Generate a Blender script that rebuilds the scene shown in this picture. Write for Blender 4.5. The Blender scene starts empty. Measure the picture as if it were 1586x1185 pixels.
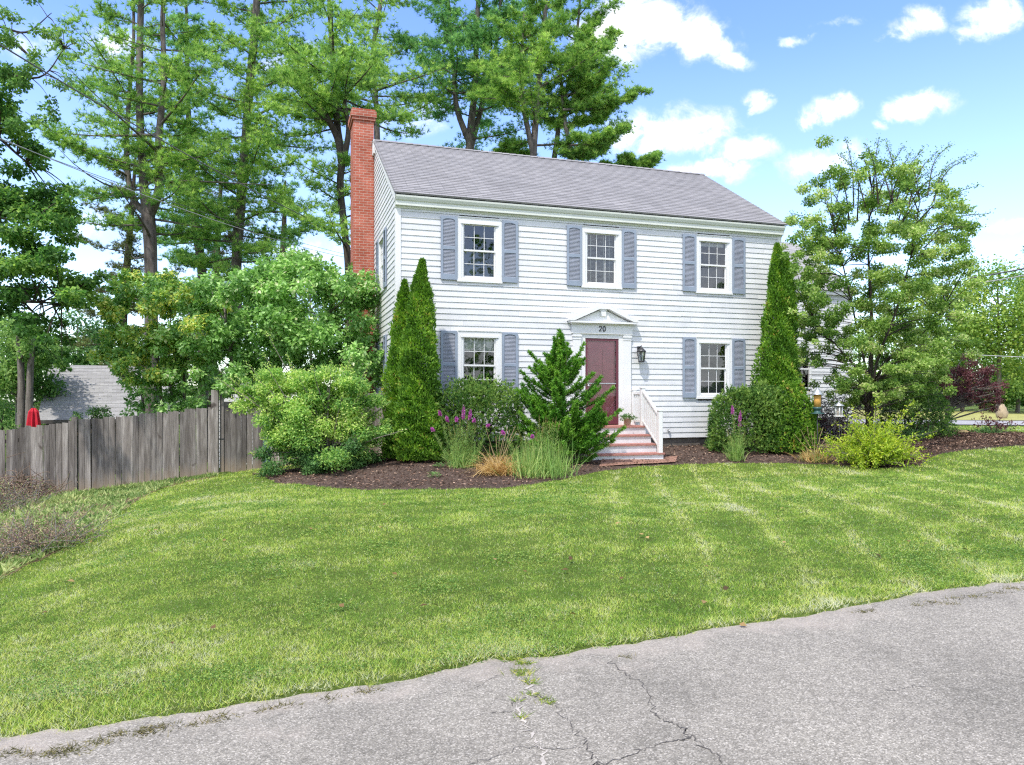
import bpy, math
import numpy as np
sc = bpy.context.scene
COL = sc.collection
R = math.radians

# ------------------------------------------------------------------ camera model
F, CX, CY, EYE = 1130.0, 793.0, 612.6, 1.7
def at(px, py, d):
    """point seen at picture position (px,py) at depth d metres from the camera"""
    return np.array([(px-CX)/F*d, d, EYE-(py-CY)/F*d])
YAW, HX, HY = 0.3061, -2.7103, 17.1092
HC, HS = math.cos(YAW), math.sin(YAW)
def hw(u, v, z=0.0):
    return np.array([HX+u*HC-v*HS, HY+u*HS+v*HC, z])
def unit(a):
    a = np.asarray(a, float)
    return a/np.maximum(np.linalg.norm(a, axis=-1, keepdims=True), 1e-9)

# ------------------------------------------------------------------ noise
def vnoise(x, y, seed=0):
    x = np.asarray(x, float); y = np.asarray(y, float)
    xi = np.floor(x).astype(np.int64); yi = np.floor(y).astype(np.int64)
    fx = x-xi; fy = y-yi; fx = fx*fx*(3-2*fx); fy = fy*fy*(3-2*fy)
    def h(a, b):
        n = (a*374761393 + b*668265263 + seed*974634777) & 0x7fffffff
        n = ((n ^ (n >> 13))*1274126177) & 0x7fffffff
        return ((n ^ (n >> 16)) & 0xffff)/65535.0
    return (h(xi, yi)*(1-fx)+h(xi+1, yi)*fx)*(1-fy)+(h(xi, yi+1)*(1-fx)+h(xi+1, yi+1)*fx)*fy
def fbm(x, y, seed=0, o=3):
    s = 0; a = .5; t = 0
    for i in range(o):
        s = s+a*vnoise(x*2**i, y*2**i, seed+i); t += a; a *= .5
    return s/t

# ------------------------------------------------------------------ terrain
ROAD_S = .03
EDGE = np.array([(-40, -9.2), (-12, .55), (-6, 2.62), (-2.68, 3.84), (-1.95, 4.07), (-1.13, 4.36), (-.62, 4.5), (-.14, 4.76), (.26, 4.83), (.93, 5.07), (1.98, 5.49), (3.17, 5.90), (4.43, 6.31), (7.5, 7.35), (14, 9.5), (60, 25)], float)
def edge_y(x):
    return np.interp(x, EDGE[:, 0], EDGE[:, 1])
def ragged(x): return edge_y(x)+.07*(fbm(x*3, x*0+2, 8)-.5)+.08*(fbm(x*.8, x*0+5, 9)-.5)+.09*(fbm(x*11, x*0+7, 10)-.5)
CP = [(-2.68, 3.9, -.10), (-.14, 4.8, -.0), (1.98, 5.6, .06), (4.43, 6.4, .13), (-8, 2, -.24), (12, 9, .36), (22, 12.5, .5), (-4, 0, -.12), (0, 0, 0), (6, 0, .18), (12, 3, .36)]
for a in [(230, 760, 16), (0, 905, 8.5), (60, 772, 17.66), (330, 737, 18.65), (600, 757, 14.0), (760, 757, 13.5), (920, 730, 15.8), (640, 712, 16.7), (960, 713, 17.3),
          (1070, 692, 19.5), (1050, 718, 17.3), (1250, 716, 17.5), (1330, 722, 16.6), (1420, 700, 18.5), (1586, 690, 19), (1465, 668, 24.5), (1540, 657, 32), (1540, 642, 46),
          (700, 808, 9.9), (600, 866, 7.9), (700, 900, 7.0), (300, 915, 7.0), (150, 880, 8.3), (230, 818, 10.2), (1200, 800, 9.9), (1500, 780, 10.2), (480, 797, 10.3), (850, 800, 9.7), (820, 845, 8.2)]:
    CP.append(tuple(at(*a)))
CP += [(-30, 20, -1.3), (-20, 35, -1.6), (-10, 35, -1.1), (0, 45, 0), (10, 45, .4), (28, 45, .6), (30, 15, .6), (-20, 8, -1.0), (-12, 3, -.5), (-30, 0, -1), (0, 27, .15), (-30, 50, -1.6), (30, 0, .8)]
CP = np.array(CP)
def _tps():
    n = len(CP); d = np.linalg.norm(CP[:, None, :2]-CP[None, :, :2], axis=2)
    K = np.where(d > 0, d*d*np.log(np.maximum(d, 1e-9)), 0)+np.eye(n)*.03
    P = np.c_[np.ones(n), CP[:, :2]]
    A = np.block([[K, P], [P.T, np.zeros((3, 3))]])
    return np.linalg.solve(A, np.r_[CP[:, 2], 0, 0, 0])
_W = _tps()
def g(x, y):
    x = np.asarray(x, float); y = np.asarray(y, float)
    xc = np.clip(x, -32, 32).ravel(); yc = np.clip(y, -4, 52).ravel()
    out = np.empty_like(xc)
    for i in range(0, len(xc), 60000):
        a = xc[i:i+60000]; b = yc[i:i+60000]
        d2 = (a[:, None]-CP[None, :, 0])**2+(b[:, None]-CP[None, :, 1])**2
        out[i:i+60000] = (np.where(d2 > 0, .5*d2*np.log(np.maximum(d2, 1e-12)), 0)@_W[:-3])+_W[-3]+_W[-2]*a+_W[-1]*b
    z = out.reshape(x.shape)
    z = z+.03*(fbm(x*.7+9, y*.7, 3)-.5)
    e = np.clip((y-ragged(x)+.13)/.11, 0, 1); e = e*e*(3-2*e)
    road = ROAD_S*x-.055
    return road*(1-e)+np.maximum(z, road+.028-np.clip(y-ragged(x)-.1, 0, 9)*.5)*e
def g1(x, y): return float(g(np.array([x]), np.array([y]))[0])
def on(px, py):
    ys = np.linspace(3, 60, 2400); xs = (px-CX)/F*ys
    zr = EYE-(py-CY)/F*ys; h = zr-g(xs, ys)
    i = int(np.argmax(h < 0)) or len(ys)-1
    return np.array([xs[i], ys[i], float(zr[i]-h[i])])
def gp(px, d):
    x = (px-CX)/F*d
    return np.array([x, d, g1(x, d)])

# ------------------------------------------------------------------ object plumbing
def link(o, parent=None):
    COL.objects.link(o)
    if parent is not None: o.parent = parent
    return o
def tag(o, label=None, cat=None, group=None, kind=None):
    if label: o['label'] = label
    if cat: o['category'] = cat
    if group: o['group'] = group
    if kind: o['kind'] = kind
    return o
def thing(name, label, cat, loc=(0, 0, 0), rz=0, group=None):
    o = bpy.data.objects.new(name, None); o.empty_display_size = .3
    o.location = [float(c) for c in loc]; o.rotation_euler = (0, 0, rz)
    link(o); return tag(o, label, cat, group)
def np_mesh(name, V, Fc, mat, parent=None, attrs=None, smooth=False, pattrs=None, world=True):
    """faces: (n,k) index array, world coordinates; stored relative to an unrotated parent"""
    V = np.asarray(V, np.float32).reshape(-1, 3); Fc = np.asarray(Fc, np.int32)
    if parent is not None and world: V = V-np.array(parent.location, np.float32)
    me = bpy.data.meshes.new(name)
    n, k = Fc.shape
    me.vertices.add(len(V)); me.vertices.foreach_set('co', V.ravel())
    me.loops.add(n*k); me.loops.foreach_set('vertex_index', Fc.ravel())
    me.polygons.add(n); me.polygons.foreach_set('loop_start', np.arange(0, n*k, k, dtype=np.int32))
    if smooth: me.polygons.foreach_set('use_smooth', np.ones(n, bool))
    for nm, a in (attrs or {}).items():
        at_ = me.attributes.new(nm, 'FLOAT', 'FACE'); at_.data.foreach_set('value', np.asarray(a, np.float32))
    for nm, a in (pattrs or {}).items():
        at_ = me.attributes.new(nm, 'FLOAT', 'POINT'); at_.data.foreach_set('value', np.asarray(a, np.float32))
    me.update(calc_edges=True)
    for m in (mat if isinstance(mat, (list, tuple)) else [mat]): me.materials.append(m)
    return link(bpy.data.objects.new(name, me), parent)

class Geo:
    """polygon collector for hard-surface parts (any n-gons), with metric UVs"""
    def __init__(s): s.v = []; s.f = []; s.r = []; s.h = []; s.sm = []; s.cr = 0.5
    def vert(s, p, h=0.): s.v.append(tuple(float(c) for c in p)); s.h.append(h); return len(s.v)-1
    def face(s, pts, hs=None, smooth=False):
        i = [s.vert(p, hs[k] if hs else 0.) for k, p in enumerate(pts)]
        s.f.append(i); s.r.append(s.cr); s.sm.append(smooth)
    def box(s, x0, x1, y0, y1, z0, z1, b=0):
        if b:
            A = [(x0+b, y0), (x1-b, y0), (x1, y0+b), (x1, y1-b), (x1-b, y1), (x0+b, y1), (x0, y1-b), (x0, y0+b)]
            s.prism([(p[0], p[1]) for p in A], z0, z1); return
        p = [(x0, y0, z0), (x1, y0, z0), (x1, y1, z0), (x0, y1, z0), (x0, y0, z1), (x1, y0, z1), (x1, y1, z1), (x0, y1, z1)]
        for q in ((0, 3, 2, 1), (4, 5, 6, 7), (0, 1, 5, 4), (1, 2, 6, 5), (2, 3, 7, 6), (3, 0, 4, 7)):
            s.face([p[i] for i in q], [0 if i < 4 else 1. for i in q])
    def prism(s, poly, z0, z1):
        n = len(poly)
        s.face([(x, y, z0) for x, y in poly[::-1]]); s.face([(x, y, z1) for x, y in poly], [1.]*n)
        for i in range(n):
            a = poly[i]; b = poly[(i+1) % n]
            s.face([(a[0], a[1], z0), (b[0], b[1], z0), (b[0], b[1], z1), (a[0], a[1], z1)], [0, 0, 1., 1.])
    def prism_y(s, poly, y0, y1):      # polygon in x,z extruded along y
        n = len(poly)
        s.face([(x, y0, z) for x, z in poly]); s.face([(x, y1, z) for x, z in poly[::-1]])
        for i in range(n):
            a = poly[i]; b = poly[(i+1) % n]
            s.face([(a[0], y0, a[1]), (a[0], y1, a[1]), (b[0], y1, b[1]), (b[0], y0, b[1])])
    def prism_x(s, poly, x0, x1):      # polygon in y,z extruded along x
        n = len(poly)
        s.face([(x0, y, z) for y, z in poly[::-1]]); s.face([(x1, y, z) for y, z in poly])
        for i in range(n):
            a = poly[i]; b = poly[(i+1) % n]
            s.face([(x0, a[0], a[1]), (x0, b[0], b[1]), (x1, b[0], b[1]), (x1, a[0], a[1])][::-1])
    def tube(s, pts, rad, n=6, cap=True):
        V, Fq = tube_np(np.asarray(pts, float), rad, n)
        o = len(s.v)
        for p in V: s.vert(p)
        for q in Fq: s.f.append([o+int(i) for i in q]); s.r.append(s.cr); s.sm.append(True)
        if cap:
            m = len(pts)
            s.f.append([o+i for i in range(n)][::-1]); s.r.append(s.cr); s.sm.append(False)
            s.f.append([o+(m-1)*n+i for i in range(n)]); s.r.append(s.cr); s.sm.append(False)
    def lathe(s, prof, c=(0, 0), n=16):
        o = len(s.v); m = len(prof)
        for r, z in prof:
            for k in range(n):
                a = 2*math.pi*k/n; s.vert((c[0]+r*math.cos(a), c[1]+r*math.sin(a), z))
        for i in range(m-1):
            for k in range(n):
                k2 = (k+1) % n
                s.f.append([o+i*n+k, o+i*n+k2, o+(i+1)*n+k2, o+(i+1)*n+k]); s.r.append(s.cr); s.sm.append(True)
    def build(s, name, mat, parent=None, world=False, bevel=0):
        V = np.array(s.v)
        if world and parent is not None: V = V-np.array(parent.location)
        me = bpy.data.meshes.new(name)
        me.from_pydata([tuple(p) for p in V], [], s.f)
        me.polygons.foreach_set('use_smooth', np.array(s.sm, bool))
        a = me.attributes.new('rnd', 'FLOAT', 'FACE'); a.data.foreach_set('value', np.array(s.r, np.float32))
        a = me.attributes.new('hgt', 'FLOAT', 'POINT'); a.data.foreach_set('value', np.array(s.h, np.float32))
        uv = me.uv_layers.new(name='UVMap')
        me.update()
        co = []
        for p in me.polygons:
            nn = p.normal
            if abs(nn.z) > .98: ua, va = (1, 0, 0), (0, 1, 0)
            else:
                l = math.hypot(nn.x, nn.y); ua = (-nn.y/l, nn.x/l, 0)
                va = (nn.y*ua[2]-nn.z*ua[1], nn.z*ua[0]-nn.x*ua[2], nn.x*ua[1]-nn.y*ua[0])
            for vi in p.vertices:
                c = V[vi]; co += [c[0]*ua[0]+c[1]*ua[1]+c[2]*ua[2], c[0]*va[0]+c[1]*va[1]+c[2]*va[2]]
        uv.data.foreach_set('uv', np.array(co, np.float32))
        me.materials.append(mat)
        o = link(bpy.data.objects.new(name, me), parent)
        if bevel:
            b = o.modifiers.new('bevel', 'BEVEL'); b.width = bevel; b.segments = 1; b.limit_method = 'ANGLE'
        return o

def tube_np(pts, rad, n=6):
    m = len(pts); rad = np.broadcast_to(np.asarray(rad, float), (m,))
    t = unit(np.gradient(pts, axis=0)); ref = np.array([.31, .83, .46])
    a = unit(np.cross(t, ref)); b = np.cross(t, a)
    ang = np.arange(n)*2*np.pi/n
    V = pts[:, None, :]+rad[:, None, None]*(np.cos(ang)[None, :, None]*a[:, None, :]+np.sin(ang)[None, :, None]*b[:, None, :])
    i = np.arange(m-1)[:, None]*n; k = np.arange(n)[None, :]; k2 = (k+1) % n
    Fq = np.stack([i+k, i+k2, i+n+k2, i+n+k], -1).reshape(-1, 4)
    return V.reshape(-1, 3), Fq
class Tubes:
    def __init__(s): s.V = []; s.F = []; s.n = 0
    def add(s, pts, rad, n=6):
        V, Fq = tube_np(np.asarray(pts, float), rad, n); s.V.append(V); s.F.append(Fq+s.n); s.n += len(V)
    def build(s, name, mat, parent):
        return np_mesh(name, np.concatenate(s.V), np.concatenate(s.F), mat, parent, smooth=True)
def smooth_path(pts, k=4):
    pts = np.asarray(pts, float); n = len(pts)
    P = np.vstack([2*pts[0]-pts[1], pts, 2*pts[-1]-pts[-2]]); out = []
    for i in range(1, n):
        p0, p1, p2, p3 = P[i-1], P[i], P[i+1], P[i+2]
        for t in np.arange(k)/k:
            out.append(.5*((2*p1)+(-p0+p2)*t+(2*p0-5*p1+4*p2-p3)*t*t+(-p0+3*p1-3*p2+p3)*t**3))
    out.append(pts[-1]); return np.array(out)

# ------------------------------------------------------------------ materials
def newmat(name):
    m = bpy.data.materials.new(name); m.use_nodes = True; nt = m.node_tree; nt.nodes.clear()
    out = nt.nodes.new('ShaderNodeOutputMaterial'); b = nt.nodes.new('ShaderNodeBsdfPrincipled')
    nt.links.new(b.outputs[0], out.inputs[0]); return m, nt, b, out
def nd(nt, t, **kw):
    n = nt.nodes.new(t)
    for k, v in kw.items():
        if k.startswith('i_'):
            n.inputs[k[2:].replace('_', ' ')].default_value = v
        else: setattr(n, k, v)
    return n
def ramp(nt, stops, fac=None, interp='LINEAR'):
    r = nt.nodes.new('ShaderNodeValToRGB'); r.color_ramp.interpolation = interp
    e = r.color_ramp.elements
    while len(e) < len(stops): e.new(.5)
    for i, (p, c) in enumerate(stops):
        e[i].position = p; e[i].color = (*c, 1) if len(c) == 3 else c
    if fac is not None: nt.links.new(fac, r.inputs[0])
    return r
def noise(nt, scale, detail=3, rough=.55, vec=None, dist=0):
    n = nt.nodes.new('ShaderNodeTexNoise'); n.inputs['Scale'].default_value = scale; n.inputs['Detail'].default_value = detail
    n.inputs['Roughness'].default_value = rough; n.inputs['Distortion'].default_value = dist
    if vec is not None: nt.links.new(vec, n.inputs['Vector'])
    return n
def coords(nt, which='Object', scale=None):
    c = nt.nodes.new('ShaderNodeTexCoord'); o = c.outputs[which]
    if scale is not None:
        m = nt.nodes.new('ShaderNodeMapping'); m.inputs['Scale'].default_value = scale; nt.links.new(o, m.inputs['Vector']); o = m.outputs[0]
    return o
def mix(nt, a, b, fac, mode='MIX'):
    m = nt.nodes.new('ShaderNodeMix'); m.data_type = 'RGBA'; m.blend_type = mode
    for s, i in ((a, 6), (b, 7)):
        if hasattr(s, 'links'): nt.links.new(s, m.inputs[i])
        else: m.inputs[i].default_value = (*s, 1)
    if hasattr(fac, 'links'): nt.links.new(fac, m.inputs[0])
    else: m.inputs[0].default_value = fac
    return m.outputs[2]
def bump(nt, b, h, strength=.3, dist=.01):
    n = nt.nodes.new('ShaderNodeBump'); n.inputs['Strength'].default_value = strength; n.inputs['Distance'].default_value = dist
    nt.links.new(h, n.inputs['Height']); nt.links.new(n.outputs[0], b.inputs['Normal'])
def attr(nt, name):
    a = nt.nodes.new('ShaderNodeAttribute'); a.attribute_name = name; return a.outputs['Fac']

def plain(name, c, rough=.6, var=.12, scale=6, bmp=.1, spec=.35, metal=0):
    m, nt, b, o = newmat(name)
    n = noise(nt, scale, 4, .6, coords(nt))
    lo = tuple(x*(1-var) for x in c); hi = tuple(min(1, x*(1+var)) for x in c)
    r = ramp(nt, [(.3, lo), (.7, hi)], n.outputs['Fac']); nt.links.new(r.outputs[0], b.inputs['Base Color'])
    b.inputs['Roughness'].default_value = rough; b.inputs['Specular IOR Level'].default_value = spec; b.inputs['Metallic'].default_value = metal
    if bmp: bump(nt, b, noise(nt, scale*12, 3, .6, coords(nt)).outputs['Fac'], bmp, .004)
    return m
def leafmat(name, stops, trans=.35, rough=.55, spec=.2, gain=1.6):
    m, nt, b, out = newmat(name)
    stops = [(p, (min(.7, c[0]*gain*1.12), min(.7, c[1]*gain), min(.5, c[2]*gain*.95))) for p, c in stops]
    r = ramp(nt, stops, attr(nt, 'rnd')); nt.links.new(r.outputs[0], b.inputs['Base Color'])
    b.inputs['Roughness'].default_value = rough; b.inputs['Specular IOR Level'].default_value = spec
    t = nt.nodes.new('ShaderNodeBsdfTranslucent'); h = nt.nodes.new('ShaderNodeHueSaturation')
    h.inputs['Saturation'].default_value = 1.1; h.inputs['Value'].default_value = 1.5
    nt.links.new(r.outputs[0], h.inputs['Color']); nt.links.new(h.outputs[0], t.inputs[0])
    mx = nt.nodes.new('ShaderNodeMixShader'); mx.inputs[0].default_value = trans
    nt.links.new(b.outputs[0], mx.inputs[1]); nt.links.new(t.outputs[0], mx.inputs[2]); nt.links.new(mx.outputs[0], out.inputs[0])
    return m
def bark(name, a, b_, scale=9):
    m, nt, b, o = newmat(name)
    n = noise(nt, scale, 6, .65, coords(nt, 'Object', (1, 1, .22)), .6)
    r = ramp(nt, [(.3, a), (.68, b_)], n.outputs['Fac']); nt.links.new(r.outputs[0], b.inputs['Base Color'])
    b.inputs['Roughness'].default_value = .9; b.inputs['Specular IOR Level'].default_value = .1
    bump(nt, b, n.outputs['Fac'], .8, .03); return m

def m_siding():
    m, nt, b, o = newmat('white_clapboard_paint')
    c = coords(nt, 'Object')
    n = noise(nt, .7, 5, .65, c); n2 = noise(nt, 5, 4, .6, coords(nt, 'Object', (.25, 1, 2.2))); n3 = noise(nt, 2.2, 4, .7, coords(nt, 'Object', (1.1, 1.1, .5)))
    r = ramp(nt, [(.3, (.63, .635, .645)), (.62, (.715, .715, .715))], n.outputs['Fac'])
    r2 = ramp(nt, [(.35, (.93, .935, .945)), (.6, (1, 1, 1))], n2.outputs['Fac'])
    r3 = ramp(nt, [(.36, (.91, .915, .925)), (.56, (1, 1, 1))], n3.outputs['Fac'])
    rt = ramp(nt, [(0, (.92, .92, .925)), (1, (1.04, 1.04, 1.035))], attr(nt, 'rnd')); x = mix(nt, r.outputs[0], r2.outputs[0], 1, 'MULTIPLY'); x = mix(nt, x, r3.outputs[0], .7, 'MULTIPLY'); x = mix(nt, x, rt.outputs[0], 1, 'MULTIPLY')
    nt.links.new(x, b.inputs['Base Color']); b.inputs['Roughness'].default_value = .55; b.inputs['Specular IOR Level'].default_value = .25
    bump(nt, b, noise(nt, 40, 3, .6, coords(nt, 'Object', (.15, .15, 1.5))).outputs['Fac'], .12, .004); return m
def m_shingle(name, base, mortar=.6, w=.3, h=.14):
    m, nt, b, o = newmat(name)
    t = nt.nodes.new('ShaderNodeTexCoord')
    br = nt.nodes.new('ShaderNodeTexBrick'); br.offset = .5; br.offset_frequency = 2
    nt.links.new(t.outputs['UV'], br.inputs['Vector'])
    br.inputs['Scale'].default_value = 1; br.inputs['Brick Width'].default_value = w; br.inputs['Row Height'].default_value = h
    br.inputs['Mortar Size'].default_value = .006; br.inputs['Bias'].default_value = 0
    br.inputs['Color1'].default_value = (*[x*.87 for x in base], 1); br.inputs['Color2'].default_value = (*[x*1.12 for x in base], 1); br.inputs['Mortar'].default_value = (*[x*mortar for x in base], 1)
    n = noise(nt, .8, 5, .7, t.outputs['UV']); n2 = noise(nt, 130, 2, .6, t.outputs['UV'])
    r = ramp(nt, [(.3, (.9, .9, .91)), (.7, (1.06, 1.05, 1.05))], n.outputs['Fac']); r2 = ramp(nt, [(.25, (.7, .7, .7)), (.75, (1.2, 1.2, 1.2))], n2.outputs['Fac'])
    x = mix(nt, br.outputs[0], r.outputs[0], 1, 'MULTIPLY'); x = mix(nt, x, r2.outputs[0], .7, 'MULTIPLY')
    nt.links.new(x, b.inputs['Base Color']); b.inputs['Roughness'].default_value = .9; b.inputs['Specular IOR Level'].default_value = .15
    bump(nt, b, n2.outputs['Fac'], .4, .004); return m
def m_brick():
    m, nt, b, o = newmat('red_chimney_brick')
    t = nt.nodes.new('ShaderNodeTexCoord'); br = nt.nodes.new('ShaderNodeTexBrick')
    nt.links.new(t.outputs['UV'], br.inputs['Vector'])
    for k, v in (('Scale', 1), ('Brick Width', .215), ('Row Height', .076), ('Mortar Size', .006), ('Mortar Smooth', .2)): br.inputs[k].default_value = v
    br.inputs['Color1'].default_value = (.40, .10, .06, 1); br.inputs['Color2'].default_value = (.48, .155, .105, 1); br.inputs['Mortar'].default_value = (.56, .43, .36, 1)
    n = noise(nt, 2, 5, .65, t.outputs['UV']); n2 = noise(nt, 50, 3, .6, t.outputs['UV'])
    r = ramp(nt, [(.3, (.75, .72, .7)), (.7, (1.12, 1.1, 1.1))], n.outputs['Fac']); r2 = ramp(nt, [(.3, (.75, .75, .75)), (.7, (1.15, 1.15, 1.15))], n2.outputs['Fac'])
    x = mix(nt, br.outputs[0], r.outputs[0], 1, 'MULTIPLY'); x = mix(nt, x, r2.outputs[0], .8, 'MULTIPLY')
    nt.links.new(x, b.inputs['Base Color']); b.inputs['Roughness'].default_value = .9; b.inputs['Specular IOR Level'].default_value = .2
    inv = nt.nodes.new('ShaderNodeMath'); inv.operation = 'SUBTRACT'; inv.inputs[0].default_value = 1; nt.links.new(br.outputs['Fac'], inv.inputs[1])
    bump(nt, b, inv.outputs[0], .7, .008); return m
def m_glass(name='window_glass', tint=(.8, .83, .83, 1)):
    m, nt, b, out = newmat(name)
    nt.nodes.remove(b)
    gl = nt.nodes.new('ShaderNodeBsdfGlossy'); gl.inputs['Roughness'].default_value = .02; gl.inputs[0].default_value = (.95, .97, 1, 1)
    tr = nt.nodes.new('ShaderNodeBsdfTransparent'); tr.inputs[0].default_value = tint
    fr = nt.nodes.new('ShaderNodeFresnel'); fr.inputs['IOR'].default_value = 1.5
    n = noise(nt, 2.5, 2, .5, coords(nt)); bp = nt.nodes.new('ShaderNodeBump'); bp.inputs['Strength'].default_value = .05; bp.inputs['Distance'].default_value = .02
    nt.links.new(n.outputs['Fac'], bp.inputs['Height']); nt.links.new(bp.outputs[0], gl.inputs['Normal'])
    ml = nt.nodes.new('ShaderNodeMath'); ml.operation = 'MULTIPLY_ADD'; ml.inputs[1].default_value = 2.3 if name == 'window_glass' else 1.3; ml.inputs[2].default_value = .0; ml.use_clamp = True
    nt.links.new(fr.outputs[0], ml.inputs[0])
    mx = nt.nodes.new('ShaderNodeMixShader'); nt.links.new(ml.outputs[0], mx.inputs[0]); nt.links.new(tr.outputs[0], mx.inputs[1]); nt.links.new(gl.outputs[0], mx.inputs[2])
    nt.links.new(mx.outputs[0], out.inputs[0]); return m
def m_asphalt():
    m, nt, b, o = newmat('worn_asphalt')
    c = coords(nt, 'Object')
    v = nt.nodes.new('ShaderNodeTexVoronoi'); v.inputs['Scale'].default_value = 135; nt.links.new(c, v.inputs['Vector'])
    sp = nt.nodes.new('ShaderNodeSeparateColor'); nt.links.new(v.outputs['Color'], sp.inputs[0])
    r = ramp(nt, [(0, (.17, .158, .132)), (.45, (.265, .247, .208)), (.8, (.33, .308, .26)), (1, (.49, .46, .398))], sp.outputs[0])
    dk = ramp(nt, [(0, (1.06, 1.06, 1.06)), (.55, (.93, .93, .93)), (1, (.66, .66, .66))], v.outputs['Distance'])
    n = noise(nt, .9, 6, .68, c); r2 = ramp(nt, [(.3, (.74, .73, .72)), (.5, (1., .98, .97)), (.7, (1.14, 1.12, 1.1))], n.outputs['Fac'])
    n3 = noise(nt, 14, 4, .7, c); r3 = ramp(nt, [(.3, (.84, .84, .84)), (.7, (1.1, 1.1, 1.1))], n3.outputs['Fac'])
    x = mix(nt, r.outputs[0], dk.outputs[0], .8, 'MULTIPLY'); x = mix(nt, x, r2.outputs[0], 1, 'MULTIPLY'); x = mix(nt, x, r3.outputs[0], 1, 'MULTIPLY')
    # sandy, dusty margin stain along the lawn edge (uses the metres-from-edge attribute)
    e = attr(nt, 'edge'); n4 = noise(nt, 2.2, 5, .7, c)
    ad = nt.nodes.new('ShaderNodeMath'); ad.operation = 'MULTIPLY_ADD'; ad.inputs[1].default_value = 2.4; nt.links.new(n4.outputs['Fac'], ad.inputs[0]); nt.links.new(e, ad.inputs[2])
    mr_ = nt.nodes.new('ShaderNodeMapRange'); mr_.inputs['From Min'].default_value = 1.0; mr_.inputs['From Max'].default_value = 1.6; nt.links.new(ad.outputs[0], mr_.inputs[0])
    rs = ramp(nt, [(.0, (1, 1, 1)), (1.0, (0, 0, 0))], mr_.outputs[0])
    ms = nt.nodes.new('ShaderNodeMath'); ms.operation = 'MULTIPLY'; ms.inputs[1].default_value = .6; nt.links.new(rs.outputs[0], ms.inputs[0])
    x = mix(nt, x, (.40, .345, .29), ms.outputs[0])
    nt.links.new(x, b.inputs['Base Color']); b.inputs['Roughness'].default_value = .9; b.inputs['Specular IOR Level'].default_value = .25
    bump(nt, b, v.outputs['Distance'], .6, .004); return m
def m_soil(name, a, b_, c_, s=28):
    m, nt, b, o = newmat(name); c = coords(nt, 'Object')
    n = noise(nt, s, 6, .75, c, .5); n2 = noise(nt, 1.3, 4, .6, c)
    r = ramp(nt, [(.3, a), (.52, b_), (.72, c_)], n.outputs['Fac']); r2 = ramp(nt, [(.3, (.75, .75, .75)), (.7, (1.15, 1.12, 1.1))], n2.outputs['Fac'])
    nt.links.new(mix(nt, r.outputs[0], r2.outputs[0], 1, 'MULTIPLY'), b.inputs['Base Color']); b.inputs['Roughness'].default_value = 1; b.inputs['Specular IOR Level'].default_value = .05
    bump(nt, b, n.outputs['Fac'], 1, .03); return m
def m_wood_grey():
    m, nt, b, o = newmat('weathered_fence_board')
    n = noise(nt, 7, 6, .7, coords(nt, 'Object', (1.0, 1.0, .1)), .4); n2 = noise(nt, 45, 4, .6, coords(nt, 'Object', (1, 1, .05)))
    k = noise(nt, 3.2, 2, .5, coords(nt, 'Object', (1, 1, .8)))
    r = ramp(nt, [(.25, (.095, .083, .073)), (.5, (.2, .182, .167)), (.75, (.4, .378, .352))], n.outputs['Fac'])
    r2 = ramp(nt, [(.3, (.62, .61, .6)), (.7, (1.15, 1.14, 1.13))], n2.outputs['Fac'])
    x = mix(nt, r.outputs[0], r2.outputs[0], 1, 'MULTIPLY')
    rr = ramp(nt, [(0, (.5, .49, .49)), (1, (1.4, 1.38, 1.36))], attr(nt, 'rnd')); x = mix(nt, x, rr.outputs[0], 1, 'MULTIPLY')
    kr = ramp(nt, [(.68, (0, 0, 0)), (.74, (1, 1, 1))], k.outputs['Fac']); x = mix(nt, x, (.09, .075, .065), kr.outputs[0])
    hh = nt.nodes.new('ShaderNodeMath'); hh.operation = 'MULTIPLY_ADD'; hh.inputs[1].default_value = .35; nt.links.new(n.outputs['Fac'], hh.inputs[0]); nt.links.new(attr(nt, 'hgt'), hh.inputs[2])
    hr = ramp(nt, [(.16, (1, 1, 1)), (.42, (0, 0, 0))], hh.outputs[0]); hm = nt.nodes.new('ShaderNodeMath'); hm.operation = 'MULTIPLY'; hm.inputs[1].default_value = .6
    nt.links.new(hr.outputs[0], hm.inputs[0]); x = mix(nt, x, (.36, .27, .18), hm.outputs[0])
    nt.links.new(x, b.inputs['Base Color']); b.inputs['Roughness'].default_value = .9; b.inputs['Specular IOR Level'].default_value = .1
    bump(nt, b, n2.outputs['Fac'], .6, .006); return m

M = {}
M['siding'] = m_siding(); M['roof'] = m_shingle('grey_asphalt_shingle', (.285, .277, .278)); M['roof2'] = m_shingle('pale_grey_shingle', (.33, .325, .32), .6, .34, .14)
M['brick'] = m_brick(); M['glass'] = m_glass(); M['glass_c'] = m_glass('clear_storm_glass', (.9, .88, .9, 1)); M['asphalt'] = m_asphalt(); M['fence'] = m_wood_grey()
M['trim'] = plain('white_trim_paint', (.715, .715, .71), .45, .04, 2, .06); M['shutter'] = plain('grey_blue_shutter_paint', (.255, .30, .37), .5, .1, 2.5, .1)
M['cornice'] = plain('shaded_cornice_paint', (.64, .66, .6), .5, .05, 2, .06)  # greenish grey puts the shade of the fascia band into the colour
M['dark'] = plain('dark_metal', (.035, .035, .037), .4, .1, 8, .05, .5); M['number'] = plain('black_number_paint', (.02, .02, .02), .4, .05, 8, 0)
M['conc'] = plain('foundation_concrete', (.13, .115, .1), .95, .3, 4, .5); M['tread'] = plain('worn_red_tread_paint', (.4, .185, .155), .6, .22, 7, .2)
M['riser'] = plain('white_riser_paint', (.64, .65, .66), .55, .07, 5, .15); M['storm'] = plain('maroon_storm_frame', (.13, .035, .05), .4, .1, 4, .05); M['door'] = plain('dark_red_door_paint', (.68, .15, .19), .35, .12, 3, .05, .5)
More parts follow.
